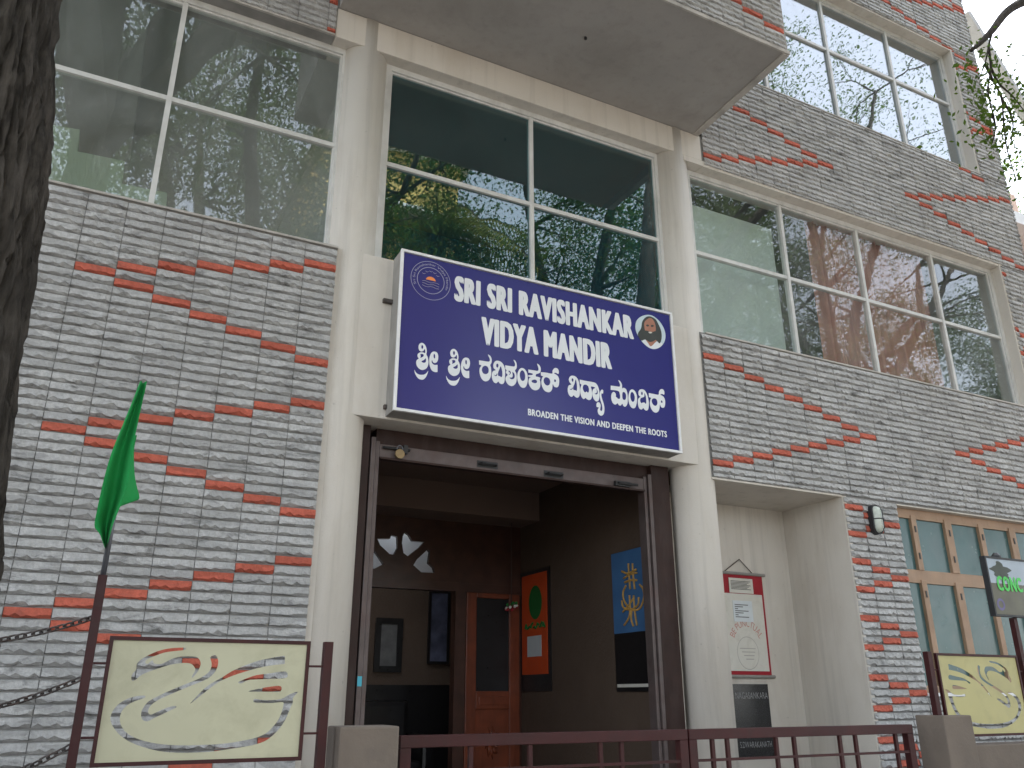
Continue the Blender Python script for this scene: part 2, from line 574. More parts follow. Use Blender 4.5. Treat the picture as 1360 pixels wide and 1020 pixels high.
# ------------------------------------------------------------------ the ground
g = MB().box(-150, 150, -150, 150, -0.3, -0.02).build('ground', EARTH)
struct(g)
struct(MB().box(-60, 60, -7.6, -3.6, -0.1, 0.0).build('road', ASPHALT))
struct(MB().box(-60, 60, -3.6, -2.25, -0.1, 0.13).build('pavement', PAVE))
struct(MB().box(-60, 60, -9.4, -7.6, -0.1, 0.13).build('footpath_opposite', PAVE))
struct(MB().box(-8, 14, -2.25, -0.02, -0.1, 0.2).build('forecourt', PAVE))

# ------------------------------------------------------------------ school building
SB = thing('school_building', 'three storey school with grey split-face tile facade and cream round columns', 'building', (0, 0, 0))
XL, XR = -4.0, 10.12                    # ends of the facade
ZS, ZH = 4.615, 6.475                   # first-floor sill and window head
ZH2 = 6.425                             # head of the long window right
ZS3, ZH3 = 7.72, 9.68                   # second-floor window
ZTOP = 11.6
LX = 1.607                              # tile edge at the left column
WY = 0.14                               # window plane
TK = 0.012                              # tiles stand proud of the backing by about this

# backing walls (the tiles hang on these)
wall_left = MB()
wall_left.box(XL, LX, 0.006, 0.30, 0.1, ZS)
wall_left.box(XL, 1.448, 0.006, 0.30, ZH, ZTOP)
wall_left = wall_left.build('wall', MORTAR, SB)
wr = MB()
wr.box(4.80, XR, 0.006, 0.30, 3.285, ZS)
wr.box(6.349, 7.057, 0.006, 0.30, 0.1, 3.285)
wr.box(9.45, XR, 0.006, 0.30, 0.1, 3.285)
wr.box(7.057, 9.45, 0.006, 0.30, 0.1, 1.62)
wr.box(9.555, XR, 0.006, 0.30, ZS, ZH2)
wr.box(5.085, XR, 0.006, 0.30, ZH2, ZS3)
wr.box(9.586, XR, 0.006, 0.30, ZS3, ZH3)
wr.box(1.448, XR, 0.006, 0.30, ZH3, ZTOP)
wr.box(1.448, 5.2, 0.006, 0.30, 6.77, ZH3)
wall_right = wr.build('wall', MORTAR, SB)
# shell: side and back walls, slabs and roof
sh = MB()
sh.box(XR - 0.25, XR, 0.30, 6.0, 0.1, ZTOP)
sh.box(XL, XL + 0.25, 0.30, 6.0, 0.1, ZTOP)
for z0, z1 in ((0.1, 3.9), (6.05, 7.1), (9.3, ZTOP)):  # gaps between these bands: unseen rear openings added to daylight the upper rooms
    sh.box(XL + 0.25, XR - 0.25, 5.8, 6.0, z0, z1)
for x in (XL + 1, -0.4, 3.2, 6.6, 9.2):
    sh.box(x, x + 0.6, 5.8, 6.0, 3.9, 6.05)
    sh.box(x, x + 0.6, 5.8, 6.0, 7.1, 9.3)
sh.build('rear_wall', INGREY, SB)
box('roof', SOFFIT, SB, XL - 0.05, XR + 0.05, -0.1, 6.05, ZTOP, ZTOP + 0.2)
# floors: the underside of each is the ceiling of the storey below
box('floor_slab', INGREY, SB, XL + 0.25, 1.76, 0.31, 5.8, 6.58, 6.75)
box('floor_slab', INGREY, SB, 1.76, 4.80, 0.31, 5.8, 6.58, 6.75)
box('floor_slab', INSHADE, SB, 4.80, XR - 0.25, 0.31, 5.8, 6.58, 6.75)
box('partition', INSHADE, SB, 4.87, XR - 0.26, 2.4, 2.5, 3.79, 6.57)  # added to block the rear openings and keep this room dark
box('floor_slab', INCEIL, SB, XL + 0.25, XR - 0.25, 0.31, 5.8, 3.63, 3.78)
box('floor_slab', INGREY, SB, XL + 0.25, XR - 0.25, 0.31, 5.8, 9.78, 9.95)
box('ground_floor', FLOORM, SB, XL + 0.25, XR - 0.25, 0.31, 5.8, 0.1, 0.5)
box('partition', INGREY, SB, 1.70, 1.80, 0.31, 5.8, 3.79, 6.57)
box('partition', INTEAL, SB, 4.74, 4.86, 0.31, 5.8, 3.79, 6.57)
box('partition', INTEAL, SB, 4.70, 4.82, 0.31, 5.8, 6.76, 9.77)
# centre room rear partition (blue-green, seen through the tinted panes)
box('partition', INTEAL, SB, 1.81, 4.73, 2.6, 2.7, 3.79, 6.57)
# stair seen through the left window
st = MB()
for k in range(5):
    st.box(-2.2 + 0.42 * k, -2.2 + 0.42 * (k + 1), 0.55, 1.7, 3.8, 5.75 - 0.26 * k)
st.build('stair', INPALE, SB)
sp_ = [(20, 150), (70, 166), (106, 172), (103, 201), (166, 214), (162, 244), (222, 256), (220, 300), (20, 300)]
sp2 = [(p.x, p.z) for p in (at(u, v, 0.5) for u, v in sp_)][::-1]
MB().prism([sp2], front(0.5), 0.15).build('stair_parapet', INPALE, SB)
for k in range(6):
    box('ceiling_beam', INGREY, SB, -3.0 + 0.75 * k, -2.88 + 0.75 * k, 0.32, 5.7, 6.42, 6.579)

# ---- tiles
TW, TH = 0.23, 0.0606557


def tile_variant(seed):
    r = random.Random(seed)
    nx = 8
    rows = [(1.0, 0.000), (0.94, -0.010), (0.24, -0.0165), (0.04, 0.001)]
    vs = []
    ph = r.random() * 10
    for ri, (t, d) in enumerate(rows):
        for i in range(nx + 1):
            x = i / nx
            dz = dd = 0.0
            if ri == 2:
                w = math.sin(ph + x * 7) * 0.25 + math.sin(ph * 2 + x * 19) * 0.3 + r.uniform(-0.8, 0.8)
                dz = 0.11 * w + (r.uniform(0.12, 0.3) if r.random() < 0.16 else 0)
                dd = -0.005 * r.uniform(-1, 1)
            elif ri == 1:
                dd = r.uniform(-0.002, 0.002)
            elif ri == 3:
                dz = r.uniform(-0.02, 0.06)
                dd = r.uniform(0, 0.003)
            if i in (0, nx):
                dd += 0.004
            vs.append((x, d + dd, t + dz))
    fs = []
    for ri in range(3):
        for i in range(nx):
            a = ri * (nx + 1) + i
            fs.append((a, a + nx + 1, a + nx + 2, a + 1))
    return vs, fs


VARS = [tile_variant(100 + i) for i in range(28)]


def red_right(c, r):
    k = r if -12 <= r <= 12 else (r - 51 if 40 < r < 62 else (r + 8) % 17 - 8)
    return (0 <= c <= 8 and abs(k) == 8 - c) or (14 <= c <= 22 and abs(k) == c - 14)


def red_left(c, r):
    k = (r + 8) % 17 - 8
    return 0 <= c <= 7 and abs(k) == c


def red_strip(c, r):
    k = r % 8
    return (c == 0 and k in (0, 4)) or (c == 1 and k in (7, 5)) or (c == 2 and k == 6)


tiles = []       # x0, x1, z0, z1, Y, red, owner


def lay(rects, ox, oz, tw, th, redf, Y, owner):
    for (a, b, c, d) in rects:
        for ci in range(int(math.floor((a - ox) / tw)), int(math.ceil((b - ox) / tw))):
            for ri in range(int(math.floor((c - oz) / th)), int(math.ceil((d - oz) / th)) + 1):
                x0, x1 = ox + ci * tw, ox + (ci + 1) * tw
                z1 = oz + ri * th
                z0 = z1 - th
                X0, X1, Z0, Z1 = max(x0, a), min(x1, b), max(z0, c), min(z1, d)
                if X1 - X0 < 0.02 or Z1 - Z0 < 0.014:
                    continue
                tiles.append((X0, X1, Z0, Z1, Y, redf(ci, ri), owner))


lay([(XL, LX, 0.6, ZS - 0.012)], 0.0, 4.1082, TW, TH, red_left, 0.0, wall_left)
lay([(XL, 1.448, ZH + 0.012, 9.0)], 0.0, 4.1082, TW, TH, red_left, 0.0, wall_left)
lay([(4.86, XR, 3.295, ZS - 0.012), (9.565, XR, ZS - 0.012, ZH2), (5.087, XR, ZH2 + 0.012, ZS3 - 0.01),
     (9.60, XR, ZS3 - 0.01, ZH3), (5.087, XR, ZH3 + 0.01, ZTOP)], 4.879, 3.9374, 0.2265, 0.0602, red_right, 0.0, wall_right)
lay([(6.357, 7.05, 0.6, 3.295)], 6.357, 3.224, TW, TH, red_strip, 0.0, wall_right)
lay([(9.46, XR, 0.6, 3.295), (7.05, 9.46, 0.6, 1.60)], 6.357, 3.224, TW, TH, lambda c, r: False, 0.0, wall_right)

# projecting upper block over the entrance
OX0, OX1, OY, OZ = 1.465, 5.056, -1.231, 6.762
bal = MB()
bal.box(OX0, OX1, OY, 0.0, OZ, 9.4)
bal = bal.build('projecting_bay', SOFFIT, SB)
box('bay_edge', SILLC, SB, OX0 - 0.004, OX1 + 0.006, OY - 0.016, OY - 0.001, OZ - 0.004, OZ + 0.03)
box('bay_edge', SILLC, SB, OX1 - 0.06, OX1 + 0.006, OY, -0.001, OZ - 0.012, OZ - 0.001)
lay([(OX0, OX1, OZ + 0.036, 9.4)], OX1 - 0.02, 7.03, TW, TH,
    lambda c, r: (-8 <= c <= -1 and (r + c) % 17 == 16 and False) or (c < 0 and (r == -1 - c + 0)) or (c < 0 and r == -1 - c - 17 * 0 + 12), OY, bal)

# the nearest 300 grey tiles and every red one are objects of their own; the rest is joined
vis, rest = [], []
for t in tiles:
    x0, x1, z0, z1, Y, red, ow = t
    pr = project(((x0 + x1) / 2, Y, (z0 + z1) / 2))
    seen = pr and -20 < pr[0] < 1380 and -20 < pr[1] < 1040
    vis.append((pr[2] if seen else 1e9, t))
vis.sort(key=lambda a: a[0])
singles_g = [t for d, t in vis if not t[5] and d < 1e8][:300]
singles_r = [t for d, t in vis if t[5] and d < 1e8][:300]
picked = set(id(t) for t in singles_g) | set(id(t) for t in singles_r)
tile_meshes = []
for i, (vs_, fs_) in enumerate(VARS):
    me = bpy.data.meshes.new('tile')
    me.from_pydata(vs_, [], fs_)
    me.materials.append(T_GREY)
    me.update()
    tile_meshes.append(me)
for t in singles_g + singles_r:
    x0, x1, z0, z1, Y, red, ow = t
    o = bpy.data.objects.new('red_tile' if red else 'tile', rng.choice(tile_meshes))
    COL.objects.link(o)
    g_ = 0.002
    o.location = (x0 + g_, Y, z0 + 0.001)
    o.scale = (x1 - x0 - 2 * g_, rng.uniform(0.85, 1.2), (z1 - z0) - 0.003)
    o.parent = ow
    o.material_slots[0].link = 'OBJECT'
    o.material_slots[0].material = T_RED if red else T_GREY
for ow in (wall_left, wall_right, bal):
    for red in (False, True):
        mb = MB()
        for d, t in vis:
            if t[6] is not ow or t[5] != red or id(t) in picked:
                continue
            x0, x1, z0, z1, Y, _, _ = t
            vs_, fs_ = rng.choice(VARS)
            ys = rng.uniform(0.85, 1.2)
            mb.add([(x0 + 0.002 + x * (x1 - x0 - 0.004), Y + y * ys, z0 + 0.001 + z * (z1 - z0 - 0.003)) for x, y, z in vs_], fs_)
        if mb.v:
            o = mb.build('red_tiles' if red else 'tiles', T_RED if red else T_GREY, ow)
            o['kind'] = 'stuff'
# tiles on the side of the projecting bay, seen only from the right
mb = MB()
for zi in range(43):
    for yi in range(5):
        vs_, fs_ = rng.choice(VARS)
        mb.add([(OX1 - y, OY + 0.02 + (yi + x) * 0.23, 6.80 + (zi + z * 0.95) * TH) for x, y, z in vs_], fs_)
mb.build('side_tiles', T_GREY, bal)['kind'] = 'stuff'
# spout hole under the bay
q = at(745, 40, -0.6)
MB().tube([(3.39, -0.62, OZ - 0.02), (3.39, -0.62, OZ + 0.05)], 0.012, 10).build('drain_spout', LAMPMT, SB)

# ---- cream frame: beam, lintel, columns, jambs
RCOL = 0.185
LCX, RCX, CCY = 1.742, 4.80, 0.178
bm_ = MB().box(1.452, 5.085, 0.0, 0.30, 6.475, OZ - 0.001)
bm_.build('beam', CREAM, SB, bevel=0.006)
MB().box(LCX, RCX - 0.06, 0.002, 0.30, 3.385, 4.62).build('lintel', CREAM, SB, bevel=0.006)


def column(cx, z0, z1):
    pts = [(cx, CCY, z0), (cx, CCY, z1)]
    return MB().tube(pts, RCOL, 48, caps=True).build('column', CREAM, SB, smooth=False)


for cx in (LCX, RCX):
    c = column(cx, 0.2, OZ - 0.002)
    c.data.polygons.foreach_set('use_smooth', [len(p.vertices) == 4 for p in c.data.polygons])
box('jamb', CREAM, SB, 1.609, LCX, 0.02, 0.30, 0.2, ZS + 0.01)
box('jamb', CREAM, SB, RCX, 4.905, 0.1, 0.30, 0.2, 6.47)
# sills and window heads
box('sill', SILLC, SB, XL, 1.612, -0.016, 0.20, ZS - 0.011, ZS + 0.006, bevel=0.004)
box('sill', SILLC, SB, 4.93, 9.60, -0.016, 0.20, ZS - 0.011, ZS + 0.006, bevel=0.004)
box('sill', SILLC, SB, 5.087, 9.63, -0.016, 0.20, ZS3 - 0.009, ZS3 + 0.008, bevel=0.004)
box('window_head', SILLC, SB, XL, 1.448, -0.014, 0.0055, ZH - 0.004, ZH + 0.012)
box('window_head', CREAM, SB, 5.0885, 9.544, 0.0, 0.31, ZH2 - 0.012, ZH2 + 0.05)
box('window_head', CREAM, SB, 5.2, 9.58, 0.0, 0.31, ZH3 - 0.012, ZH3 + 0.05)
box('reveal', CREAM, SB, 9.545, 9.60, -0.004, 0.31, ZS + 0.008, ZH2 + 0.02)
box('reveal', CREAM, SB, 9.576, 9.63, -0.004, 0.31, ZS3 + 0.01, ZH3 + 0.02)
box('cornice_block', CREAM, SB, 4.86, 5.088, 0.0, 0.30, ZH2 - 0.006, 6.474)


# ---- windows
def window(x0, x1, z0, z1, Y, xs, zs, glass, fw=0.05, mw=0.036):
    w = MB()
    w.box(x0, x0 + fw, Y - 0.03, Y + 0.04, z0, z1)
    w.box(x1 - fw, x1, Y - 0.03, Y + 0.04, z0, z1)
    w.box(x0 + fw, x1 - fw, Y - 0.03, Y + 0.04, z1 - fw, z1)
    w.box(x0 + fw, x1 - fw, Y - 0.03, Y + 0.04, z0, z0 + 0.03)
    # inner lip
    w.box(x0 + fw, x1 - fw, Y - 0.012, Y + 0.03, z1 - fw - 0.016, z1 - fw)
    w.box(x0 + fw, x0 + fw + 0.014, Y - 0.012, Y + 0.03, z0 + 0.03, z1 - fw - 0.016)
    w.box(x1 - fw - 0.014, x1 - fw, Y - 0.012, Y + 0.03, z0 + 0.03, z1 - fw - 0.016)
    win = w.build('window', ALU, SB)
    for x in xs:
        box('mullion', ALU, win, x - mw / 2, x + mw / 2, Y - 0.022, Y + 0.035, z0 + 0.03, z1 - fw)
    cols = [x0 + fw] + list(xs) + [x1 - fw]
    for i in range(len(cols) - 1):
        for z in zs:
            box('transom', ALU, win, cols[i] + (mw / 2 if i else 0), cols[i + 1] - (mw / 2 if i < len(cols) - 2 else 0), Y - 0.018, Y + 0.03, z - mw / 2, z + mw / 2)
    rows = [z0 + 0.02] + list(zs) + [z1 - fw]
    for i in range(len(cols) - 1):
        for j in range(len(rows) - 1):
            cx, cz = (cols[i] + cols[i + 1]) / 2, (rows[j] + rows[j + 1]) / 2
            hx, hz = (cols[i + 1] - cols[i]) / 2 + 0.004, (rows[j + 1] - rows[j]) / 2 + 0.004
            p = MB().box(-hx, hx, -0.003, 0.003, -hz, hz).build('pane', glass, None)
            p.location = (cx, Y + 0.006, cz)
            p.rotation_euler = (rad(rng.uniform(-0.25, 0.25)), 0, rad(rng.uniform(-0.2, 0.2)))
            p.parent = win
    return win


lm = at(225, 130, WY).x
window(-2.35, 1.60, ZS + 0.004, ZH, WY, [lm - 1.02 * 2, lm - 1.02, lm], [at(255, 141, WY).z], G_CLEAR)
cm = at(705, 260, WY).x
window(1.91, 4.645, ZS + 0.004, ZH, WY, [cm], [at(700, 271, WY).z], G_TEAL)
window(4.96, 9.545, ZS + 0.006, ZH2 - 0.012, WY, [at(1046, 370, WY).x, at(1150, 400, WY).x, at(1252, 430, WY).x], [at(1046, 370, WY).z], G_RIGHT)
u1, u2 = at(1099, 76, WY + 0.01).x, at(1187, 113, WY + 0.01).x
window(5.0, 9.576, ZS3 + 0.008, ZH3 - 0.012, WY + 0.01, [u1 - 1.08, u1, u2], [at(1099, 68, WY + 0.01).z], G_SKY)

# ---- things behind the right window
def curtain(xa, xb, Y, z0, z1, label):
    mb = MB()
    n, k = 120, 10
    vs, fs = [], []
    ph = rng.random() * 6
    for j in range(k + 1):
        t = j / k
        for i in range(n + 1):
            x = xa + (xb - xa) * i / n
            s = x * 34 + ph + 0.5 * math.sin(x * 9) + 0.25 * math.sin(3 * t + x * 4)
            vs.append((x + 0.01 * math.sin(s * 2), Y + 0.035 * math.sin(s) * (0.6 + 0.4 * t) + 0.012 * math.sin(2.3 * s + 1), z1 - (z1 - z0) * t))
    for j in range(k):
        for i in range(n):
            a = j * (n + 1) + i
            fs.append((a, a + n + 1, a + n + 2, a + 1))
    o = mb.add(vs, fs).build('curtain', CURT, None, smooth=True)
    return tag(o, label, 'curtain')


cY = 0.29
curtain(at(1084, 400, cY).x, at(1146, 400, cY).x, cY, 4.2, 6.5, 'brown pink curtain in the second pane column of the long first-floor window')
curtain(at(1150, 420, cY).x, at(1236, 440, cY).x, cY, 4.2, 6.5, 'wide brown pink curtain in the third pane column of the long first-floor window')
bx0, bx1 = 4.95, at(1035, 400, 0.34).x
pb = thing('display_board', 'pale board with blue lower edge behind leftmost pane of the long window', 'board', (bx0, 0.34, 4.2))
box('panel', BOARD, pb, bx0, bx1, 0.33, 0.36, 4.80, 6.2)
box('edge_strip', INTEAL, pb, bx0, bx1, 0.325, 0.365, 4.70, 4.80)
box('room_post', WOOD_LT, SB, at(1310, 430, 0.6).x - 0.05, at(1310, 430, 0.6).x + 0.05, 0.58, 0.64, 3.79, 6.57)

# ---- niche right of the round column
nb = 0.74
box('niche_back', CREAM, SB, 4.64, 6.344, nb, nb + 0.06, 0.2, 3.40)
box('niche_side', CREAM, SB, 6.345, 6.40, -0.003, nb, 0.2, 3.29)
box('niche_head', CREAM, SB, 4.86, 6.345, -0.003, nb, 3.280, 3.296)
box('niche_side', CREAM, SB, 4.62, 4.64, 0.31, nb, 0.2, 3.28)

# ---- wooden ground-floor window
WW = MB()
wy = 0.07
WX0, WX1, WZ0, WZ1 = 7.057, 9.45, 1.62, 3.285
box('window_head', CREAM, SB, WX0, WX1, -0.002, 0.31, WZ1 - 0.012, WZ1)
box('sill', WHITEP, SB, WX0 - 0.02, WX1 + 0.02, -0.05, 0.2, WZ0 - 0.03, WZ0, bevel=0.005)
zt = at(1215, 763, wy).z
stiles = []
x = WX0
ww = MB()
ww.box(WX0, WX1, wy, wy + 0.08, WZ1 - 0.075, WZ1 - 0.013)
ww.box(WX0, WX1, wy, wy + 0.08, zt - 0.045, zt + 0.045)
ww.box(WX0, WX1, wy, wy + 0.08, WZ0 + 0.001, WZ0 + 0.06)
woodwin = ww.build('window', WOOD_LT, SB)
edges = [at(1196, 740, wy).x - 0.05, at(1222, 740, wy).x, at(1264, 740, wy).x, at(1308, 740, wy).x, at(1352, 740, wy).x]
pitch = 0.40
xs_st = [WX0 + 0.0, at(1217, 720, wy).x, at(1262, 720, wy).x, at(1305, 720, wy).x]
xs_st += [xs_st[-1] + (xs_st[-1] - xs_st[-2]) * k for k in (1, 2, 3)]
for k, xx in enumerate(xs_st):
    if xx > WX1 - 0.05:
        break
    w_ = 0.045 if k == 0 else (0.07 if k % 2 else 0.10)
    xa = xx if k == 0 else xx - w_ / 2
    for (za, zb) in ((WZ0 + 0.06, zt - 0.045), (zt + 0.045, WZ1 - 0.075)):
        box('stile', WOOD_LT, woodwin, xa, xa + w_, wy - 0.012, wy + 0.06, za, zb, bevel=0.004)
        if k:
            box('hinge', LAMPMT, woodwin, xx - 0.008, xx + 0.008, wy - 0.018, wy - 0.011, zb - 0.16, zb - 0.10)
            box('hinge', LAMPMT, woodwin, xx - 0.008, xx + 0.008, wy - 0.018, wy - 0.011, za + 0.10, za + 0.16)
prev = WX0 + 0.045
for k, xx in enumerate(xs_st[1:]):
    if xx > WX1:
        break
    for (za, zb) in ((WZ0 + 0.06, zt - 0.045), (zt + 0.045, WZ1 - 0.075)):
        box('pane', TEALGLASS, woodwin, prev - 0.003, xx - 0.03, wy + 0.02, wy + 0.03, za - 0.003, zb + 0.003)
        box('rail', WOOD_LT, woodwin, prev, xx - 0.03, wy - 0.002, wy + 0.05, zb - 0.03, zb)
    prev = xx + 0.03

# ---- entrance: rolling shutter
sy = 0.20
SHT = MB()
SHT.box(2.05, 4.40, sy + 0.03, sy + 0.28, 3.265, 3.384)           # coil behind the lintel
shut = SHT.build('shutter', STEEL_BR, SB)
zb0 = at(503, 590, sy).z
for xa, xb in ((1.915, 1.99), (4.385, 4.56)):
    box('guide', STEEL_BR, shut, xa, xb, sy - 0.02, sy + 0.10, 0.45, 3.383, bevel=0.004)
for xa, xb in ((1.998, 2.03), (4.345, 4.377)):
    box('guide_lip', STEEL_LT, shut, xa, xb, sy - 0.03, sy + 0.06, 0.45, 3.30, bevel=0.003)
for xa, xb in ((2.036, 2.065), (4.31, 4.339)):
    box('guide_lip', STEEL_LT, shut, xa, xb, sy - 0.012, sy + 0.08, 0.45, 3.28, bevel=0.003)
box('bottom_bar', STEEL_LT, shut, 2.066, 4.309, sy - 0.01, sy + 0.025, 3.165, 3.262, bevel=0.004)
box('bottom_bar_lip', STEEL_BR, shut, 2.066, 4.309, sy - 0.03, sy + 0.02, 3.150, 3.164)
for u, v in ((648, 617), (736, 630)):
    c = at(u, v, sy - 0.02)
    hb = MB()
    hb.box(c.x - 0.085, c.x + 0.085, sy - 0.014, sy - 0.0101, c.z - 0.025, c.z + 0.025)
    hb.tube([(c.x - 0.07, sy - 0.012, c.z), (c.x - 0.06, sy - 0.05, c.z), (c.x + 0.06, sy - 0.05, c.z), (c.x + 0.07, sy - 0.012, c.z)], 0.009, 8)
    hb.build('pull_handle', LAMPMT, shut)
for u, v in ((826, 643),):
    c = at(u, v, sy - 0.02)
    MB().box(c.x - 0.07, c.x + 0.07, sy - 0.04, sy - 0.0101, c.z - 0.02, c.z + 0.02).tube([(c.x - 0.05, sy - 0.05, c.z), (c.x + 0.13, sy - 0.05, c.z)], 0.011, 8).build('latch', LAMPMT, shut)
c = at(530, 600, sy - 0.03)
MB().tube([(c.x - 0.12, sy - 0.03, c.z + 0.02), (c.x + 0.08, sy - 0.03, c.z + 0.02)], 0.01, 8).box(c.x + 0.03, c.x + 0.06, sy - 0.045, sy - 0.0101, c.z - 0.01, c.z + 0.05).build('latch', LAMPMT, shut)
pl = thing('padlock', 'small brass padlock hanging on the shutter latch at the upper left of the doorway', 'padlock', (c.x, sy - 0.04, c.z))
MB().tube([(c.x, sy - 0.055, c.z - 0.02), (c.x, sy - 0.035, c.z - 0.02)], 0.034, 20).build('body', BRASS, pl)
MB().tube([(c.x + 0.022 * math.cos(a), sy - 0.045, c.z + 0.012 + 0.03 * math.sin(a)) for a in np.linspace(0, math.pi, 9)], 0.004, 6).build('shackle', PIPE, pl)
box('worn_sticker', INTEAL, shut, 1.999, 2.028, sy - 0.0315, sy - 0.0302, at(482, 905, sy).z - 0.03, at(482, 905, sy).z + 0.03)

# ---- entrance hall
HX0, HX1, HY = 1.93, 4.56, 2.86
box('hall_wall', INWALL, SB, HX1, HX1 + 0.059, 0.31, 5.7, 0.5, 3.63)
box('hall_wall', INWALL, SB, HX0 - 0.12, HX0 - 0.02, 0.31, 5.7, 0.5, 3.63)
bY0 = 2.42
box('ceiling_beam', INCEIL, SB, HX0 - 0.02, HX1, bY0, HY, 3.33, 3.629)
# wooden door screen at the back of the hall
def hw(u, v, Y=HY):
    return at(u, v, Y)


scr = MB()
zl = hw(540, 782).z + 0.03              # transom beam of the doorway
zl2 = hw(520, 741).z
xd = hw(603, 850).x                     # right jamb of the opening
xe = hw(617, 850).x
scr.box(HX0 - 0.02, HX1, HY + 0.001, HY + 0.07, hw(560, 702).z + 0.14, 3.629)
screen = scr.build('door_screen', WOOD_DK, SB)
box('transom_beam', WOOD_DK, screen, HX0 - 0.02, HX1, HY - 0.02, HY + 0.08, zl - 0.03, zl + 0.058)
box('door_post', WOOD_DK, screen, xd, xe, HY - 0.02, HY + 0.09, 0.5, zl - 0.03)
box('door_post', WOOD_RED, screen, HX0 - 0.02, HX0 + 0.10, HY - 0.02, HY + 0.09, 0.5, zl - 0.03)
# fanlight: carved board with petal openings and frosted glass behind
fz = lambda l: [(hw(480 + a / 3.4, 680 + b / 3.4).x, hw(480 + a / 3.4, 680 + b / 3.4).z) for a, b in l]
pet = [[(72, 120), (130, 120), (135, 103), (163, 112), (165, 160), (148, 193), (128, 190), (85, 150)],
       [(187, 110), (197, 90), (215, 103), (230, 130), (285, 135), (262, 160), (210, 200), (190, 185), (183, 140)],
       [(250, 215), (300, 168), (310, 180), (303, 230), (325, 250), (333, 275), (270, 272), (235, 240)],
       [(20, 190), (60, 175), (100, 235), (62, 255), (25, 262)]]
ztop = hw(560, 702).z + 0.14
fan = MB().prism([[(HX0 - 0.02, zl + 0.061), (HX1, zl + 0.061), (HX1, ztop), (HX0 - 0.02, ztop)]] + [fz(p) for p in pet], front(HY), 0.05)
fan.build('fanlight', WOOD_DK, screen)
FROST = bpy.data.materials.new('frosted_glass')
FROST.use_nodes = True
nt = FROST.node_tree
nt.nodes.remove(nt.nodes['Principled BSDF'])
tl = nt.nodes.new('ShaderNodeBsdfTranslucent')
tl.inputs[0].default_value = (0.85, 0.87, 0.9, 1)
dl = nt.nodes.new('ShaderNodeBsdfDiffuse')
dl.inputs[0].default_value = (0.7, 0.72, 0.75, 1)
ms = nt.nodes.new('ShaderNodeMixShader')
ms.inputs[0].default_value = 0.3
nt.links.new(tl.outputs[0], ms.inputs[1])
nt.links.new(dl.outputs[0], ms.inputs[2])
nt.links.new(ms.outputs[0], nt.nodes['Material Output'].inputs['Surface'])
box('frosted_pane', FROST, screen, HX0 + 0.2, 3.6, HY + 0.055, HY + 0.06, zl + 0.07, ztop + 0.02)
# door leaf on the right: stiles, rails, glass and carved lower panel
lx0, lx1 = xe + 0.005, hw(688, 850).x
leaf = MB()
sw = 0.115
zg0, zg1 = hw(650, 918).z, hw(650, 795).z
leaf.box(lx0, lx0 + sw, HY - 0.03, HY + 0.02, 0.52, zl - 0.032)
leaf.box(lx1 - sw, lx1, HY - 0.03, HY + 0.02, 0.52, zl - 0.032)
leaf.box(lx0 + sw, lx1 - sw, HY - 0.03, HY + 0.02, zg1, zl - 0.032)
leaf.box(lx0 + sw, lx1 - sw, HY - 0.03, HY + 0.02, zg0 - 0.17, zg0)
leaf.box(lx0 + sw, lx1 - sw, HY - 0.03, HY + 0.02, 0.52, 0.7)
door = leaf.build('door', WOOD_RED, SB, bevel=0.006)
box('pane', DARK, door, lx0 + sw, lx1 - sw, HY - 0.005, HY + 0.005, zg0, zg1)
box('panel', WOOD_RED, door, lx0 + sw, lx1 - sw, HY - 0.01, HY + 0.01, 0.7, zg0 - 0.17)
box('panel_moulding', WOOD_RED, door, lx0 + sw + 0.03, lx1 - sw - 0.03, HY - 0.04, HY - 0.0301, zg0 - 0.13, zg0 - 0.05, bevel=0.008)
cx_ = (lx0 + lx1) / 2
cz_ = zg0 - 0.48
cv = MB()
for k in range(9):
    a = math.pi * 2 * k / 9
    cv.tube([(cx_ + 0.02 * math.cos(a), HY - 0.012, cz_ + 0.03 * math.sin(a)), (cx_ + 0.05 * math.cos(a + .3), HY - 0.026, cz_ + 0.09 * math.sin(a + .3)), (cx_ + 0.075 * math.cos(a + .7), HY - 0.012, cz_ + 0.15 * math.sin(a + .7))], [0.012, 0.018, 0.006], 6)
cv.build('carving', WOOD_RED, door, smooth=True)
box('wall_strip', WOOD_DK, SB, lx1 + 0.003, HX1, HY - 0.01, HY + 0.06, 0.5, zl - 0.031)
# inner room behind the opening: textured wall, pictures, lit by the tube lamp
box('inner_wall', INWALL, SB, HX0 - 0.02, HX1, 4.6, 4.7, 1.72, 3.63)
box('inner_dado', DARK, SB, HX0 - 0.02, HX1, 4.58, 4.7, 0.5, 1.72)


TUBE = bpy.data.materials.new('lit_tube')
TUBE.use_nodes = True
TUBE.node_tree.nodes['Principled BSDF'].inputs['Emission Color'].default_value = (0.9, 0.96, 1.0, 1)
TUBE.node_tree.nodes['Principled BSDF'].inputs['Emission Strength'].default_value = 11.0
tlamp = thing('tube_lamp', 'lit fluorescent tube near the ceiling of the inner room behind the fanlight', 'lamp', (2.8, 3.08, 3.545))
box('batten', WHITEP, tlamp, 2.30, 3.30, 3.05, 3.11, 3.57, 3.61)
MB().tube([(2.32, 3.08, 3.545), (3.28, 3.08, 3.545)], 0.019, 12).build('tube', TUBE, tlamp, smooth=True)


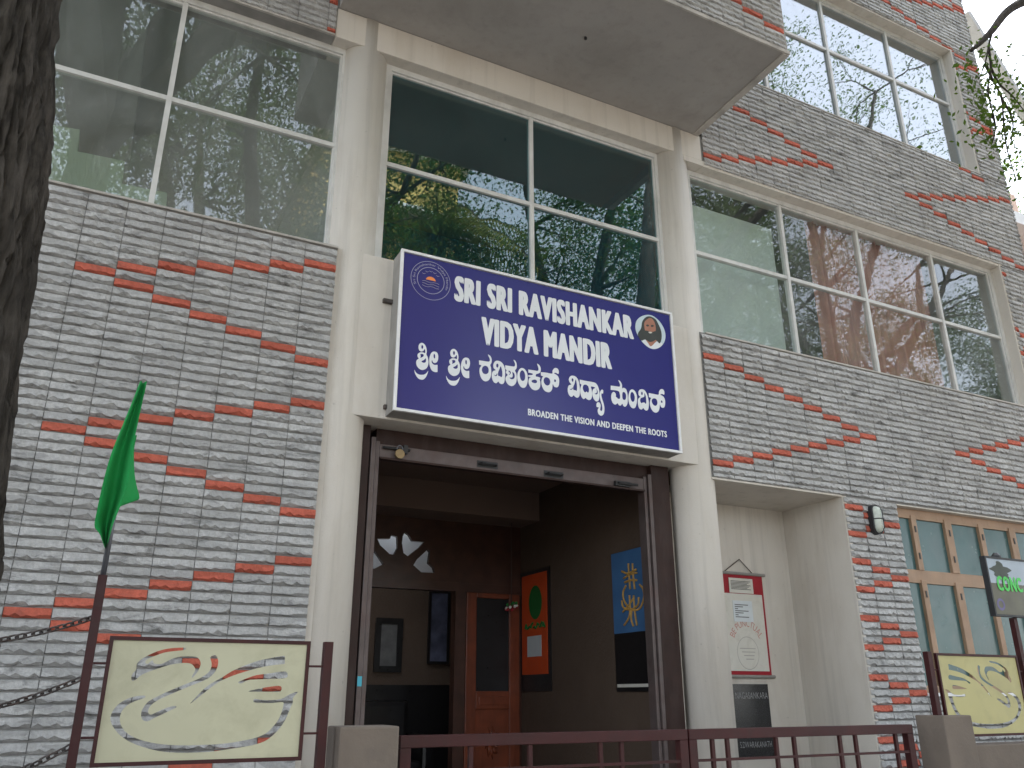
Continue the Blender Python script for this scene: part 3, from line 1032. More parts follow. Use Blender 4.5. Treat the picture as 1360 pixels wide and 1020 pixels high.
def picture(u0, v0, u1, v1, Y, label, colr, wf=0.05):
    a, b = at(u0, v0, Y), at(u1, v1, Y)
    o = thing('framed_picture', label, 'picture', (a.x, Y, b.z))
    m_ = MB()
    m_.box(a.x, a.x + wf, Y, Y + 0.03, b.z, a.z)
    m_.box(b.x - wf, b.x, Y, Y + 0.03, b.z, a.z)
    m_.box(a.x + wf, b.x - wf, Y, Y + 0.03, a.z - wf, a.z)
    m_.box(a.x + wf, b.x - wf, Y, Y + 0.03, b.z, b.z + wf)
    m_.build('frame', DARK, o)
    box('print', colr, o, a.x + wf, b.x - wf, Y + 0.012, Y + 0.02, b.z + wf, a.z - wf)


PICB = mat('dim_blue_print', (0.09, 0.10, 0.16), 0.6, 0.6, 4)
PICG = mat('dim_grey_print', (0.12, 0.12, 0.12), 0.5, 0.4, 5)
picture(571, 784, 596, 882, 4.55, 'tall dark blue picture on the inner wall seen through the wooden doorway', PICB, 0.03)
picture(500, 820, 533, 893, 4.55, 'dark framed certificate on the inner wall at the left of the doorway', PICG, 0.07)
sofa = thing('sofa', 'black upholstered sofa in the dark inner room behind the doorway', 'sofa', (2.9, 4.1, 0.5))
box('seat', DARK, sofa, 2.4, 3.9, 3.9, 4.5, 0.5, 0.95, bevel=0.05)
box('backrest', DARK, sofa, 2.4, 3.9, 4.35, 4.55, 0.95, 1.55, bevel=0.06)
for xx in (2.25, 3.9):
    box('armrest', DARK, sofa, xx, xx + 0.15, 3.9, 4.5, 0.5, 1.2, bevel=0.04)

# hall banners on the right wall (x = HX1)
bx = HX1 - 0.012


def side(X):
    return lambda y, z, d=0.0: (X + d, y, z)


ob = thing('orange_banner', 'orange cloth banner with green oval hanging on the hall wall beside the door', 'banner', (bx, 2.5, 1.65))
box('cloth', DARK, ob, bx, bx + 0.009, 2.20, 2.83, 1.64, 2.83)
box('orange_field', ORANGE, ob, bx - 0.004, bx - 0.001, 2.255, 2.80, 1.80, 2.79)
# seen from inside the hall, larger y is to the left
MB().prism([ellipse(2.5, 2.50, 0.14, 0.17)], lambda y, z, d=0: (bx - 0.006, 2 * 2.5 - y, z), 0).build('green_oval', DKGREEN, ob)
sq = MB()
for k in range(7):
    yy = 2.72 - k * 0.062
    sq.tube([(bx - 0.006, yy, 2.25), (bx - 0.006, yy - 0.02, 2.29 - 0.03 * (k % 2)), (bx - 0.006, yy - 0.05, 2.24 + 0.03 * (k % 3))], 0.012, 6)
sq.build('green_lettering', DKGREEN, ob)
box('paper_note', PAPERB, ob, bx - 0.007, bx - 0.005, 2.38, 2.68, 1.97, 2.17)
bb = thing('blue_banner', 'blue cloth banner with golden knotted figure hanging just inside the shutter', 'banner', (bx, 0.8, 1.63))
box('cloth', DARK, bb, bx, bx + 0.009, 0.50, 1.07, 1.63, 2.79)
box('blue_field', BANBLUE, bb, bx - 0.004, bx - 0.001, 0.51, 1.065, 2.10, 2.785)
box('hem', PAPER, bb, bx - 0.006, bx - 0.001, 0.52, 1.05, 1.665, 1.69)
bpx = lambda l: [tuple(atx(660 + a / 4.25, 700 + b / 4.25, bx - 0.012)) for a, b in l]
kn = MB()
for stroke, r_ in (([(742, 205), (745, 260), (752, 350)], 0.009), ([(765, 205), (768, 260), (778, 350)], 0.009),
                   ([(705, 250), (740, 262), (785, 240)], 0.010), ([(715, 290), (750, 268), (790, 258)], 0.009), ([(722, 312), (755, 300), (790, 300)], 0.010),
                   ([(728, 330), (712, 370), (720, 420), (760, 465), (805, 460), (830, 400), (825, 350), (805, 325)], 0.009),
                   ([(705, 415), (715, 455), (755, 465), (795, 440), (800, 395)], 0.009),
                   ([(748, 385), (752, 460), (745, 510), (718, 555)], 0.009), ([(772, 385), (776, 460), (790, 555)], 0.009), ([(760, 470), (758, 520), (770, 560)], 0.009),
                   ([(710, 480), (745, 440), (775, 395)], 0.008)):
    kn.tube(smooth_path(bpx(stroke), 5), r_, 6)
kn.build('golden_figure', GOLD, bb, smooth=True)
gar = thing('door_garland', 'small red and white bead garland hanging in front of the wooden door', 'garland', (0, 0, 0))
gx = hw(668, 740)
MB().tube([(gx.x, HY - 0.2, 3.34), (gx.x, HY - 0.2, hw(668, 800, HY - 0.2).z)], 0.004, 6).build('string', ROPE, gar)
for k in range(16):
    a = k * 2.4
    c = Vector((gx.x + 0.06 * math.cos(a), HY - 0.2 + 0.03 * math.sin(a), hw(668, 805, HY - 0.2).z + 0.035 * math.sin(a * 1.7)))
    MB().tube([c + Vector((0, 0, -0.015)), c, c + Vector((0, 0, 0.015))], [0.008, 0.017, 0.008], 6).build('bead', (REDBOARD, PAPER, DKGREEN)[k % 3], gar)

# ------------------------------------------------------------------ name sign over the door
SY = -0.17
sg = thing('name_sign', 'large blue school name board with white lettering above the entrance', 'sign', (3.2, SY, 3.39))
sx0, sx1 = at(528, 440, SY).x, at(898, 508, SY).x
sz0, sz1 = 0.5 * (at(520, 545, SY).z + at(906, 601, SY).z), 0.5 * (at(535, 333, SY).z + at(890, 415, SY).z)
box('case', SIGNSIDE, sg, sx0, sx1, SY + 0.006, -0.001, sz0, sz1)
box('face', SIGNBLUE, sg, sx0 + 0.02, sx1 - 0.02, SY, SY + 0.005, sz0 + 0.02, sz1 - 0.02)
fwd = 0.016
for (a, b, c, d) in ((sx0 - 0.004, sx1 + 0.004, sz1 - fwd, sz1 + 0.004), (sx0 - 0.004, sx1 + 0.004, sz0 - 0.004, sz0 + fwd), (sx0 - 0.004, sx0 + fwd, sz0 + fwd, sz1 - fwd), (sx1 - fwd, sx1 + 0.004, sz0 + fwd, sz1 - fwd)):
    box('frame', WHITEP, sg, a, b, SY - 0.012, SY + 0.012, c, d, bevel=0.002)
SF = SY - 0.0015


def px_line(name, body, bl, tr_, bold, n=0):
    a, b = at(*bl, SF), at(*tr_, SF)
    return text_on(name, body, WHITE, sg, a.x, b.x, a.z, b.z, front(SF), bold)


px_line('lettering', 'SRI SRI RAVISHANKAR', (603.0, 399.5), (840.3, 420.0), 0.058)
px_line('lettering', 'VIDYA MANDIR', (638.8, 457.0), (811.5, 456.5), 0.058)
px_line('lettering', 'BROADEN THE VISION AND DEEPEN THE ROOTS', (701.2, 551.5), (885.4, 572.8), 0.05)

# Kannada line, glyph outlines with counters
KR1 = (545, 445, 13.6)
KR2 = (630, 460, 11.3333)
KR3 = (745, 480, 12.75)
KR4 = (805, 495, 15.111)
shri = [
    ([(210, 140), (255, 165), (285, 220), (297, 290), (290, 350), (310, 390), (325, 450), (325, 520), (300, 590), (250, 625), (200, 628), (150, 600), (115, 550), (105, 490), (118, 450), (150, 425), (135, 400), (128, 360), (145, 330), (180, 312), (225, 312), (262, 325), (270, 300), (262, 250), (240, 280), (205, 298), (165, 280), (148, 235), (150, 190), (170, 155)],
     [[(215, 180), (232, 200), (230, 235), (215, 250), (200, 230), (200, 195)], [(180, 350), (210, 340), (240, 355), (235, 385), (200, 405), (180, 410), (188, 380)], [(200, 475), (245, 450), (275, 420), (283, 450), (275, 490), (235, 500)]]),
    ([(435, 297), (480, 315), (503, 370), (500, 440), (478, 490), (440, 505), (408, 490), (392, 450), (385, 490), (410, 525), (445, 540), (490, 536), (491, 540), (491, 665), (488, 668), (440, 668), (390, 640), (358, 580), (342, 500), (345, 410), (370, 335), (400, 305)],
     [[(435, 340), (448, 370), (445, 415), (430, 420), (420, 390), (422, 350)]]),
    ([(75, 625), (100, 675), (150, 710), (210, 718), (260, 708), (300, 675), (322, 645), (308, 700), (280, 760), (240, 800), (195, 805), (145, 785), (105, 735), (80, 680)], []),
]
glyphs = []
for dx, dy in ((0, 0), (573, 109)):
    for o_, hs_ in shri:
        glyphs.append((KR1, [(a + dx, b + dy) for a, b in o_], [[(a + dx, b + dy) for a, b in h] for h in hs_]))
glyphs += [
    (KR2, [(70, 210), (72, 210), (110, 215), (190, 228), (228, 225), (232, 190), (205, 125), (240, 145), (260, 190), (258, 245), (240, 280), (250, 320), (255, 390), (248, 450), (220, 505), (175, 527), (130, 510), (95, 460), (78, 395), (80, 330), (105, 290), (74, 275), (72, 273)],
     [[(160, 292), (195, 305), (215, 345), (210, 395), (175, 418), (135, 405), (113, 360), (125, 312)]]),
    (KR2, [(345, 215), (400, 232), (440, 280), (462, 350), (462, 450), (448, 545), (415, 568), (380, 555), (360, 530), (330, 555), (290, 535), (265, 475), (265, 410), (285, 370), (320, 358), (290, 325), (287, 270), (310, 228)],
     [[(345, 260), (362, 275), (360, 305), (345, 320), (330, 300), (332, 270)], [(375, 350), (398, 300), (418, 370), (420, 440), (405, 465), (385, 450), (362, 445), (355, 420), (360, 385)], [(300, 428), (325, 434), (340, 405), (347, 425), (333, 446), (312, 446)]]),
    (KR2, [(465, 285), (468, 285), (560, 300), (605, 300), (612, 260), (590, 203), (622, 225), (638, 275), (635, 330), (612, 365), (632, 410), (638, 490), (620, 560), (570, 598), (515, 580), (478, 530), (468, 480), (488, 445), (500, 428), (475, 395), (485, 360), (467, 340), (465, 338)],
     [[(530, 470), (565, 468), (578, 440), (572, 385), (600, 410), (608, 455), (590, 490), (550, 492)], [(510, 370), (535, 370), (550, 395), (540, 420), (522, 430), (535, 400)]]),
    (KR2, [(715, 325), (760, 345), (795, 405), (805, 480), (795, 560), (770, 612), (735, 625), (695, 605), (660, 545), (645, 470), (652, 400), (678, 345)],
     [[(718, 360), (750, 385), (765, 440), (758, 500), (728, 522), (700, 500), (685, 450), (688, 395)]]),
    (KR2, [(812, 348), (815, 348), (900, 362), (955, 368), (965, 330), (945, 262), (980, 285), (1000, 335), (992, 390), (960, 410), (930, 420), (925, 450), (960, 460), (992, 475), (985, 505), (995, 550), (985, 620), (950, 655), (905, 660), (860, 635), (825, 580), (815, 520), (830, 475), (850, 465), (815, 455), (815, 435), (870, 430), (875, 410), (814, 395), (812, 393)],
     [[(905, 500), (940, 515), (940, 545), (910, 555), (870, 540), (862, 515)]]),
    (KR2, [(1000, 388), (1003, 388), (1080, 395), (1170, 410), (1175, 370), (1205, 328), (1245, 330), (1270, 365), (1265, 415), (1230, 400), (1200, 405), (1250, 440), (1275, 490), (1275, 560), (1262, 605), (1235, 618), (1200, 605), (1180, 570), (1172, 640), (1145, 682), (1105, 690), (1055, 665), (1020, 605), (1008, 535), (1020, 475), (1035, 455), (1005, 440), (1002, 438)],
     [[(1085, 465), (1125, 485), (1142, 530), (1130, 575), (1095, 590), (1060, 565), (1042, 520), (1055, 478)], [(1210, 495), (1228, 510), (1225, 535), (1208, 535), (1200, 515)]]),
    (KR3, [(195, 240), (250, 258), (290, 310), (312, 390), (322, 500), (312, 585), (280, 615), (240, 600), (215, 575), (185, 600), (150, 585), (120, 530), (115, 455), (135, 405), (175, 390), (145, 350), (133, 300), (155, 255)],
     [[(195, 285), (212, 305), (208, 335), (195, 345), (182, 320), (183, 295)], [(230, 380), (250, 305), (268, 380), (272, 470), (262, 500), (240, 485), (215, 485), (205, 450), (215, 410)], [(150, 462), (175, 468), (192, 440), (198, 460), (182, 480), (160, 478)]]),
    (KR3, [(318, 308), (320, 308), (420, 330), (530, 348), (590, 370), (630, 430), (650, 510), (652, 590), (638, 660), (600, 678), (565, 650), (540, 600), (530, 530), (545, 470), (580, 445), (510, 425), (520, 480), (528, 560), (515, 630), (480, 655), (440, 640), (415, 620), (385, 638), (350, 605), (330, 540), (328, 460), (345, 395), (322, 375), (319, 373)],
     [[(385, 400), (430, 395), (465, 430), (475, 490), (460, 530), (435, 510), (410, 525), (385, 500), (370, 450)], [(600, 460), (620, 500), (622, 540), (600, 560), (570, 545), (600, 535), (608, 500)]]),
    (KR3, [(690, 478), (715, 490), (712, 545), (690, 540), (685, 580), (700, 640), (725, 720), (737, 800), (728, 880), (700, 915), (665, 915), (630, 880), (622, 820), (640, 780), (605, 770), (602, 720), (625, 690), (655, 700), (672, 740), (668, 790), (665, 820), (685, 840), (700, 810), (695, 740), (670, 660), (658, 590), (662, 520)], []),
    (KR4, [(92, 258), (95, 258), (200, 272), (270, 278), (278, 230), (245, 150), (285, 175), (318, 240), (318, 310), (322, 325), (330, 308), (365, 305), (405, 340), (428, 420), (435, 520), (425, 630), (385, 682), (345, 665), (325, 625), (290, 660), (255, 650), (230, 615), (185, 640), (135, 610), (105, 530), (105, 440), (130, 395), (165, 388), (195, 430), (195, 480), (215, 495), (235, 520), (265, 525), (280, 500), (275, 430), (240, 365), (95, 345), (92, 343)],
     [[(330, 400), (365, 390), (395, 430), (400, 490), (385, 540), (345, 540), (325, 490)]]),
    (KR4, [(515, 335), (565, 355), (605, 420), (622, 500), (615, 600), (590, 690), (555, 715), (510, 700), (470, 640), (448, 550), (450, 450), (475, 365)],
     [[(518, 385), (555, 420), (575, 490), (565, 560), (540, 585), (510, 565), (488, 500), (490, 425)]]),
    (KR4, [(715, 330), (770, 350), (815, 420), (845, 520), (858, 630), (845, 735), (805, 760), (765, 735), (745, 710), (710, 740), (665, 715), (640, 640), (638, 550), (665, 500), (690, 490), (655, 450), (648, 390), (670, 345)],
     [[(718, 380), (735, 410), (728, 445), (712, 445), (702, 410)], [(690, 520), (720, 500), (765, 480), (770, 410), (795, 470), (805, 560), (800, 625), (770, 600), (735, 600), (705, 610), (685, 570)]]),
    (KR4, [(855, 408), (858, 408), (950, 425), (1050, 440), (1060, 380), (1095, 332), (1140, 335), (1168, 380), (1165, 440), (1125, 425), (1090, 440), (1150, 480), (1180, 540), (1185, 620), (1170, 690), (1135, 705), (1100, 685), (1080, 640), (1070, 720), (1045, 780), (995, 802), (940, 775), (895, 700), (877, 610), (890, 530), (905, 510), (862, 490), (858, 488)],
     [[(970, 515), (1010, 535), (1030, 590), (1020, 645), (985, 665), (945, 640), (915, 580), (925, 530)], [(1110, 555), (1130, 575), (1130, 600), (1112, 605), (1100, 580)]]),
]


def to_sign(kr, lp, Y=SF):
    return [(p.x, p.z) for p in (at(kr[0] + a / kr[2], kr[1] + b / kr[2], Y) for a, b in lp)]


for kr, outer, holes in glyphs:
    MB().prism([to_sign(kr, smooth_loop(outer, 4))] + [to_sign(kr, smooth_loop(h, 4)) for h in holes], front(SF), 0).build('kannada_letter', WHITE, sg)

# portrait oval
KP = (820, 400, 12.75)


def flat(name, lp, m_, lift, k=4, kr=KP):
    return MB().prism([to_sign(kr, smooth_loop(lp, k), SF - lift)], front(SF - lift), 0).build(name, m_, portrait)


portrait = MB().prism([to_sign(KP, smooth_loop([(520, 230), (620, 260), (720, 350), (790, 470), (815, 590), (790, 700), (720, 780), (620, 812), (520, 780), (420, 690), (345, 580), (305, 460), (320, 340), (400, 260)], 4))], front(SF), 0).build('portrait', PSKY, sg)
flat('robe', [(430, 640), (520, 665), (640, 690), (740, 700), (760, 740), (690, 795), (610, 808), (530, 780), (440, 705)], WHITE, 0.0004)
flat('neck', [(490, 640), (690, 640), (640, 700), (565, 765), (520, 710)], SKIN, 0.0008)
flat('hair', [(545, 255), (640, 300), (690, 380), (740, 500), (750, 620), (715, 715), (640, 650), (560, 690), (470, 650), (400, 665), (345, 560), (400, 460), (420, 350), (470, 280)], HAIR, 0.0012)
flat('face', [(540, 285), (600, 310), (640, 390), (650, 480), (630, 530), (550, 560), (480, 520), (458, 440), (462, 350)], SKIN, 0.0016)
flat('beard', [(470, 500), (505, 500), (550, 515), (600, 520), (650, 510), (672, 600), (630, 665), (550, 690), (490, 640), (468, 560)], HAIR, 0.002)
flat('eye', [(485, 405), (520, 395), (535, 420), (505, 430)], HAIR, 0.002)
flat('eye', [(570, 405), (610, 405), (610, 430), (575, 435)], HAIR, 0.002)
flat('mouth', [(525, 520), (570, 520), (590, 535), (550, 545)], PAPER, 0.0024)

# round emblem
KE = (520, 330, 6.8)
ec = to_sign(KE, [(352, 290), (352, 112), (352, 470), (178, 270), (528, 310)])
ecx, ecz = (ec[3][0] + ec[4][0]) / 2, (ec[1][1] + ec[2][1]) / 2
er = 0.5 * ((ec[4][0] - ec[3][0]) / 2 + (ec[1][1] - ec[2][1]) / 2)


def ring(r0, r1, name, m_):
    return MB().prism([ellipse(ecx, ecz, r1, r1, 48), ellipse(ecx, ecz, r0, r0, 48)], front(SF), 0).build(name, m_, emblem)


DIMW = mat('dim_white_print', (0.33, 0.33, 0.42), 0.45, 0.05, 5)
emblem = MB().prism([ellipse(ecx, ecz, er, er, 48), ellipse(ecx, ecz, er * 0.975, er * 0.975, 48)], front(SF), 0).build('emblem', DIMW, sg)
ring(er * 0.66, er * 0.69, 'ring', DIMW)
body_ = 'Sri Sri Ravishankar Vidya Mandir'
L_ = len(body_)


def arc_warp(x, z):
    a = math.radians(205 - 230 * x)
    r_ = er * (0.75 + z)
    return ecx + r_ * math.cos(a), ecz + r_ * math.sin(a)


text_on('ring_lettering', body_, DIMW, emblem, 0, 1, 0, 0.15, front(SF - 0.0003), 0.0, arc_warp)
MB().prism([ellipse(ecx, ecz - er * 0.02, er * 0.25, er * 0.22, 20, 0.15, math.pi - 0.15)], front(SF - 0.0003), 0).build('rising_sun', SUNOR, emblem)
wv = MB()
for k in range(3):
    wv.tube([(ecx + er * (-0.42 + 0.14 * i), SF - 0.001, ecz - er * (0.10 + 0.12 * k) + er * 0.03 * math.sin(i * 1.7 + k)) for i in range(7)], 0.0018, 5)
for k in range(5):
    a = 0.7 + k * 0.45
    c = (ecx + er * 0.45 * math.cos(a), ecz + er * 0.45 * math.sin(a))
    wv.tube([(c[0] - 0.012, SF - 0.001, c[1] + 0.006), (c[0], SF - 0.001, c[1]), (c[0] + 0.012, SF - 0.001, c[1] + 0.006)], 0.0016, 5)
wv.build('waves_and_birds', DIMW, emblem)
for u, v in ((512, 400), (513, 541)):
    c = at(u, v, -0.01)
    MB().box(c.x - 0.02, c.x + 0.05, -0.03, 0.0, c.z - 0.014, c.z + 0.014).build('bracket', RUST, sg)

# ------------------------------------------------------------------ wall lamp
lp_ = at(1164, 690, -0.05)
wl_ = thing('bulkhead_lamp', 'oval caged bulkhead lamp on the tiled strip between niche and wooden window', 'lamp', (lp_.x, 0, lp_.z - 0.13))


def capsule(cx, cz, w, h, n=10):
    return [(cx + w * math.cos(a), cz + (h - w) + w * math.sin(a)) for a in np.linspace(0, math.pi, n)] + [(cx + w * math.cos(a), cz - (h - w) + w * math.sin(a)) for a in np.linspace(math.pi, 2 * math.pi, n)]


lw, lh = 0.056, 0.135
MB().prism([capsule(lp_.x, lp_.z, lw, lh)], front(-0.05), 0.045).build('base', LAMPMT, wl_)
lg = MB()
prevo = None
for j, (s, d) in enumerate(((0.86, 0.0), (0.84, 0.02), (0.7, 0.04), (0.35, 0.05), (0.02, 0.052))):
    lp2 = capsule(lp_.x, lp_.z, lw * s, lw * s + (lh - lw) * (0.5 + 0.5 * s))
    o_ = len(lg.v)
    lg.v += [(x_, -0.05 - d, z_) for x_, z_ in lp2]
    n_ = len(lp2)
    if prevo is not None:
        lg.f += [(prevo + i, prevo + (i + 1) % n_, o_ + (i + 1) % n_, o_ + i) for i in range(n_)]
    prevo = o_
lg.build('glass', LAMPGL, wl_, smooth=True)
cg = MB()
rim = [(x_, -0.06, z_) for x_, z_ in capsule(lp_.x, lp_.z, lw * 0.95, lh * 0.97)]
cg.tube(rim + [rim[0]], 0.007, 6)
cg.tube([(lp_.x - lw * 0.95, -0.06, lp_.z), (lp_.x - 0.03, -0.108, lp_.z), (lp_.x + 0.03, -0.108, lp_.z), (lp_.x + lw * 0.95, -0.06, lp_.z)], 0.005, 6)
cg.tube([(lp_.x + 0.02, -0.06, lp_.z - lh * 0.95), (lp_.x + 0.02, -0.106, lp_.z - 0.08), (lp_.x + 0.02, -0.106, lp_.z + 0.08), (lp_.x + 0.02, -0.06, lp_.z + lh * 0.95)], 0.005, 6)
cg.build('cage', LAMPMT, wl_)

# ------------------------------------------------------------------ notice scroll and stone plaque in the niche
ny = nb - 0.02
NP = (900, 730, 3.643)
npx = lambda a, b, Y=ny: at(NP[0] + a / NP[2], NP[1] + b / NP[2], Y)
tr_ = npx(412, 125)
br_ = npx(450, 615)
nx1 = 0.5 * (tr_.x + br_.x)
nx0 = nx1 - 2 * (npx(428, 385).x - npx(324, 385).x)
nz0, nz1 = br_.z, tr_.z
sc = thing('notice_scroll', 'red bordered hanging notice scroll on the niche wall', 'notice', (nx0, ny, nz0))
box('backing', REDBOARD, sc, nx0, nx1, ny, ny + 0.012, nz0, nz1)
for z_ in (nz0, nz1):
    MB().tube([(nx0 - 0.03, ny - 0.004, z_), (nx1 + 0.03, ny - 0.004, z_)], 0.014, 10).build('rod', SIGNSIDE, sc)
MB().tube([(nx0 + 0.05, ny, nz1), ((nx0 + nx1) / 2 - 0.0, ny - 0.004, nz1 + 0.13), (nx1 - 0.1, ny, nz1)], 0.005, 6).build('cord', ROPE, sc)
zt_ = npx(400, 220).z
box('sheet', PAPER, sc, nx0 + 0.02, nx1 - 0.025, ny - 0.004, ny - 0.001, nz0 + 0.045, zt_)
pa, pb_ = npx(243, 135), npx(365, 215)
box('paper_note', PAPER, sc, pa.x, pb_.x, ny - 0.008, ny - 0.005, pb_.z, pa.z)
pa2, pb2 = npx(262, 245), npx(365, 352)
box('paper_note', PAPERB, sc, pa2.x, pb2.x, ny - 0.009, ny - 0.005, pb2.z, pa2.z)
for k in range(7):
    z_ = pa.z - 0.03 - k * (pa.z - pb_.z - 0.05) / 7
    box('printed_line', INK, sc, pa.x + 0.02, pb_.x - 0.03 - 0.02 * (k % 3), ny - 0.0095, ny - 0.0085, z_, z_ + 0.006)
for k in range(7):
    z_ = pa2.z - 0.04 - k * (pa2.z - pb2.z - 0.06) / 7
    box('printed_line', INK, sc, pa2.x + 0.02, pb2.x - 0.05 - 0.06 * (k % 3), ny - 0.0105, ny - 0.0095, z_, z_ + 0.007)
mxx = (nx0 + nx1) / 2
pz = npx(330, 400).z


def arc2(x, z):
    a = math.radians(155 - 130 * x)
    r_ = 0.62 * (nx1 - nx0) / 2 + z
    return mxx + r_ * math.cos(a), npx(324, 470).z + r_ * math.sin(a) * 1.1


text_on('lettering', 'BE PUNCTUAL', INKRED, sc, 0, 1, 0, 0.055, front(ny - 0.006), 0.0, arc2)
cl = MB().prism([ellipse(mxx, npx(324, 500).z, 0.125, 0.14, 32), ellipse(mxx, npx(324, 500).z, 0.120, 0.135, 32)], front(ny - 0.0055), 0)
for k in range(4):
    cl.box(mxx - 0.09 + 0.02 * k, mxx + 0.09 - 0.01 * k, ny - 0.0057, ny - 0.0052, npx(324, 480).z - 0.03 * k, npx(324, 480).z + 0.007 - 0.03 * k)
cl.build('printed_circle', mat('faded_grey_ink', (0.38, 0.36, 0.33), 0.8), sc)
q0, q1 = npx(268, 650), npx(458, 1000)
qx1 = 0.5 * (npx(440, 655).x + q1.x)
pq = thing('stone_plaque', 'black granite plaque with engraved names below the notice scroll', 'plaque', (qx1 - 0.4, ny, q1.z))
box('slab', BLACK, pq, qx1 - 0.46, qx1, ny - 0.01, ny + 0.019, q1.z, q0.z)
qm = lambda v0, v1: (npx(300, v1).z, npx(300, v0).z)
za, zb = npx(275, 722).z, npx(275, 690).z
xa, xb = npx(275, 700).x, npx(432, 710).x
text_on('lettering', 'NAGASANKARA', STEEL_GR, pq, xa, xb, za, zb, front(ny - 0.0115))
za, zb = npx(300, 960).z, npx(300, 930).z
xa, xb = npx(298, 940).x, npx(452, 945).x
text_on('lettering', 'S.DWARAKANATH', STEEL_GR, pq, xa, xb, za, zb, front(ny - 0.0115))

# ------------------------------------------------------------------ street front: pillars, gate, posts, signs
FY = -2.0


def pillar(x0, x1, z, label):
    m_ = MB().box(x0, x1, FY, FY + 0.18, 0.1, z)
    o = m_.build('gate_pillar', CONCRETE, None, bevel=0.008)
    return tag(o, label, 'pillar', 'cement gate pillars')


pillar(1.286, 1.517, 1.492, 'short square cement gate pillar beside the left swan sign')
pillar(4.598, 4.828, 1.498, 'short square cement gate pillar beside the yellow swan sign')
# gate: two leaves of one frame
ga = thing('steel_gate', 'low maroon steel bar gate across the entrance between the cement pillars', 'gate', (1.56, FY + 0.08, 0.25))
gY = FY + 0.06
gz = 1.455
gx0, gxm, gx1 = 1.545, 2.93, 4.42
for (a, b) in ((gx0, gxm - 0.004), (gxm + 0.004, gx1)):
    t_ = 0.045
    box('top_rail', MAROON, ga, a, b, gY, gY + 0.04, gz - t_, gz, bevel=0.003)
    box('bottom_rail', MAROON, ga, a, b, gY, gY + 0.04, 0.3, 0.345, bevel=0.003)
    for x_ in (a, b - t_):
        box('stile', MAROON, ga, x_, x_ + t_, gY + 0.001, gY + 0.039, 0.345, gz - t_, bevel=0.003)
bars = [at(u, 990, gY + 0.02).x for u in (797, 825, 946, 966, 1031, 1055, 1116, 1137)]
bars += [1.85, 2.12, 4.30]
for x_ in bars:
    box('bar', MAROON, ga, x_ - 0.009, x_ + 0.009, gY + 0.012, gY + 0.028, 0.346, gz - 0.046)
rz = at(1100, 1003, gY).z
for (a, b) in ((gx0 + 0.046, gxm - 0.05), (gxm + 0.05, gx1 - 0.046)):
    for z_ in (rz, 0.82):
        box('cross_rod', MAROON, ga, a, b, gY + 0.005, gY + 0.011, z_ - 0.006, z_ + 0.006)
# compound walls
tag(MB().box(-6.0, 1.284, FY + 0.02, FY + 0.17, 0.1, 0.95).build('compound_wall', CONCRETE, None, bevel=0.008), 'low cement compound wall under the left swan sign and chains', 'wall')
tag(MB().box(4.83, 11.0, FY + 0.02, FY + 0.17, 0.1, 1.345).build('compound_wall', CONCRETE, None, bevel=0.008), 'low cement compound wall under the yellow swan sign at the right', 'wall')


def post(x, zt_, z0, label, w=0.032):
    o = MB().box(x - w / 2, x + w / 2, FY + 0.05, FY + 0.05 + w, z0, zt_).build('sign_post', MAROON, None, bevel=0.002)
    return tag(o, label, 'post', 'maroon steel posts')


post(0.411, 2.0, 0.94, 'maroon post left of the cream swan sign carrying chains and flag pole', 0.03)
post(1.235, 1.795, 0.94, 'maroon post between the cream swan sign and the left gate pillar', 0.034)
post(4.640, 1.83, 1.49, 'maroon post rising from behind the right gate pillar beside yellow swan sign', 0.034)
post(5.52, 1.83, 1.34, 'maroon post at the far side of the yellow swan sign', 0.034)

swan = [
    [(248, 330), (250, 300), (275, 270), (280, 235), (310, 205), (345, 185), (400, 160), (470, 142), (560, 136), (575, 142), (560, 152), (500, 158), (440, 168), (385, 188), (345, 205), (330, 225), (345, 235), (360, 222), (375, 212), (385, 232), (420, 236), (450, 225), (490, 205), (545, 190), (620, 190), (650, 200), (665, 230), (655, 265), (640, 290), (615, 318), (612, 310), (625, 285), (632, 265), (615, 240), (590, 230), (545, 230), (490, 238), (430, 255), (370, 275), (310, 300), (265, 335)],
    [(722, 195), (740, 183), (757, 185), (770, 215), (765, 255), (745, 290), (715, 318), (660, 345), (590, 372), (520, 402), (450, 432), (395, 460), (360, 490), (348, 520), (360, 540), (400, 525), (450, 502), (500, 488), (520, 495), (480, 515), (430, 540), (385, 560), (345, 580), (315, 572), (305, 540), (315, 505), (345, 465), (385, 440), (450, 408), (520, 378), (590, 350), (650, 325), (700, 295), (725, 265), (730, 230)],
    [(600, 475), (640, 430), (690, 380), (740, 345), (790, 318), (850, 280), (920, 248), (990, 222), (1070, 202), (1168, 185), (1172, 189), (1172, 231), (1168, 235), (1080, 245), (1000, 262), (930, 282), (860, 305), (790, 335), (735, 370), (690, 405), (640, 445)],
    [(890, 345), (940, 322), (1000, 302), (1080, 292), (1175, 280), (1180, 318), (1080, 325), (1000, 328), (950, 332), (910, 352)],
    [(950, 400), (1010, 385), (1080, 372), (1145, 368), (1145, 400), (1080, 402), (1010, 402)],
    [(985, 465), (990, 445), (1040, 452), (1100, 452), (1150, 445), (1200, 418), (1250, 402), (1220, 440), (1220, 465), (1200, 510), (1180, 560), (1150, 610), (1110, 655), (1060, 695), (1000, 718), (920, 735), (820, 750), (740, 762), (650, 768), (550, 770), (450, 765), (350, 745), (250, 710), (180, 665), (135, 610), (120, 560), (140, 510), (185, 465), (250, 435), (325, 425), (325, 440), (265, 460), (215, 490), (185, 530), (178, 580), (200, 630), (250, 670), (330, 700), (430, 718), (550, 725), (680, 722), (800, 715), (900, 700), (1000, 678), (1060, 650), (1110, 600), (1140, 555), (1158, 500), (1160, 465), (1100, 470), (1040, 470)],
]
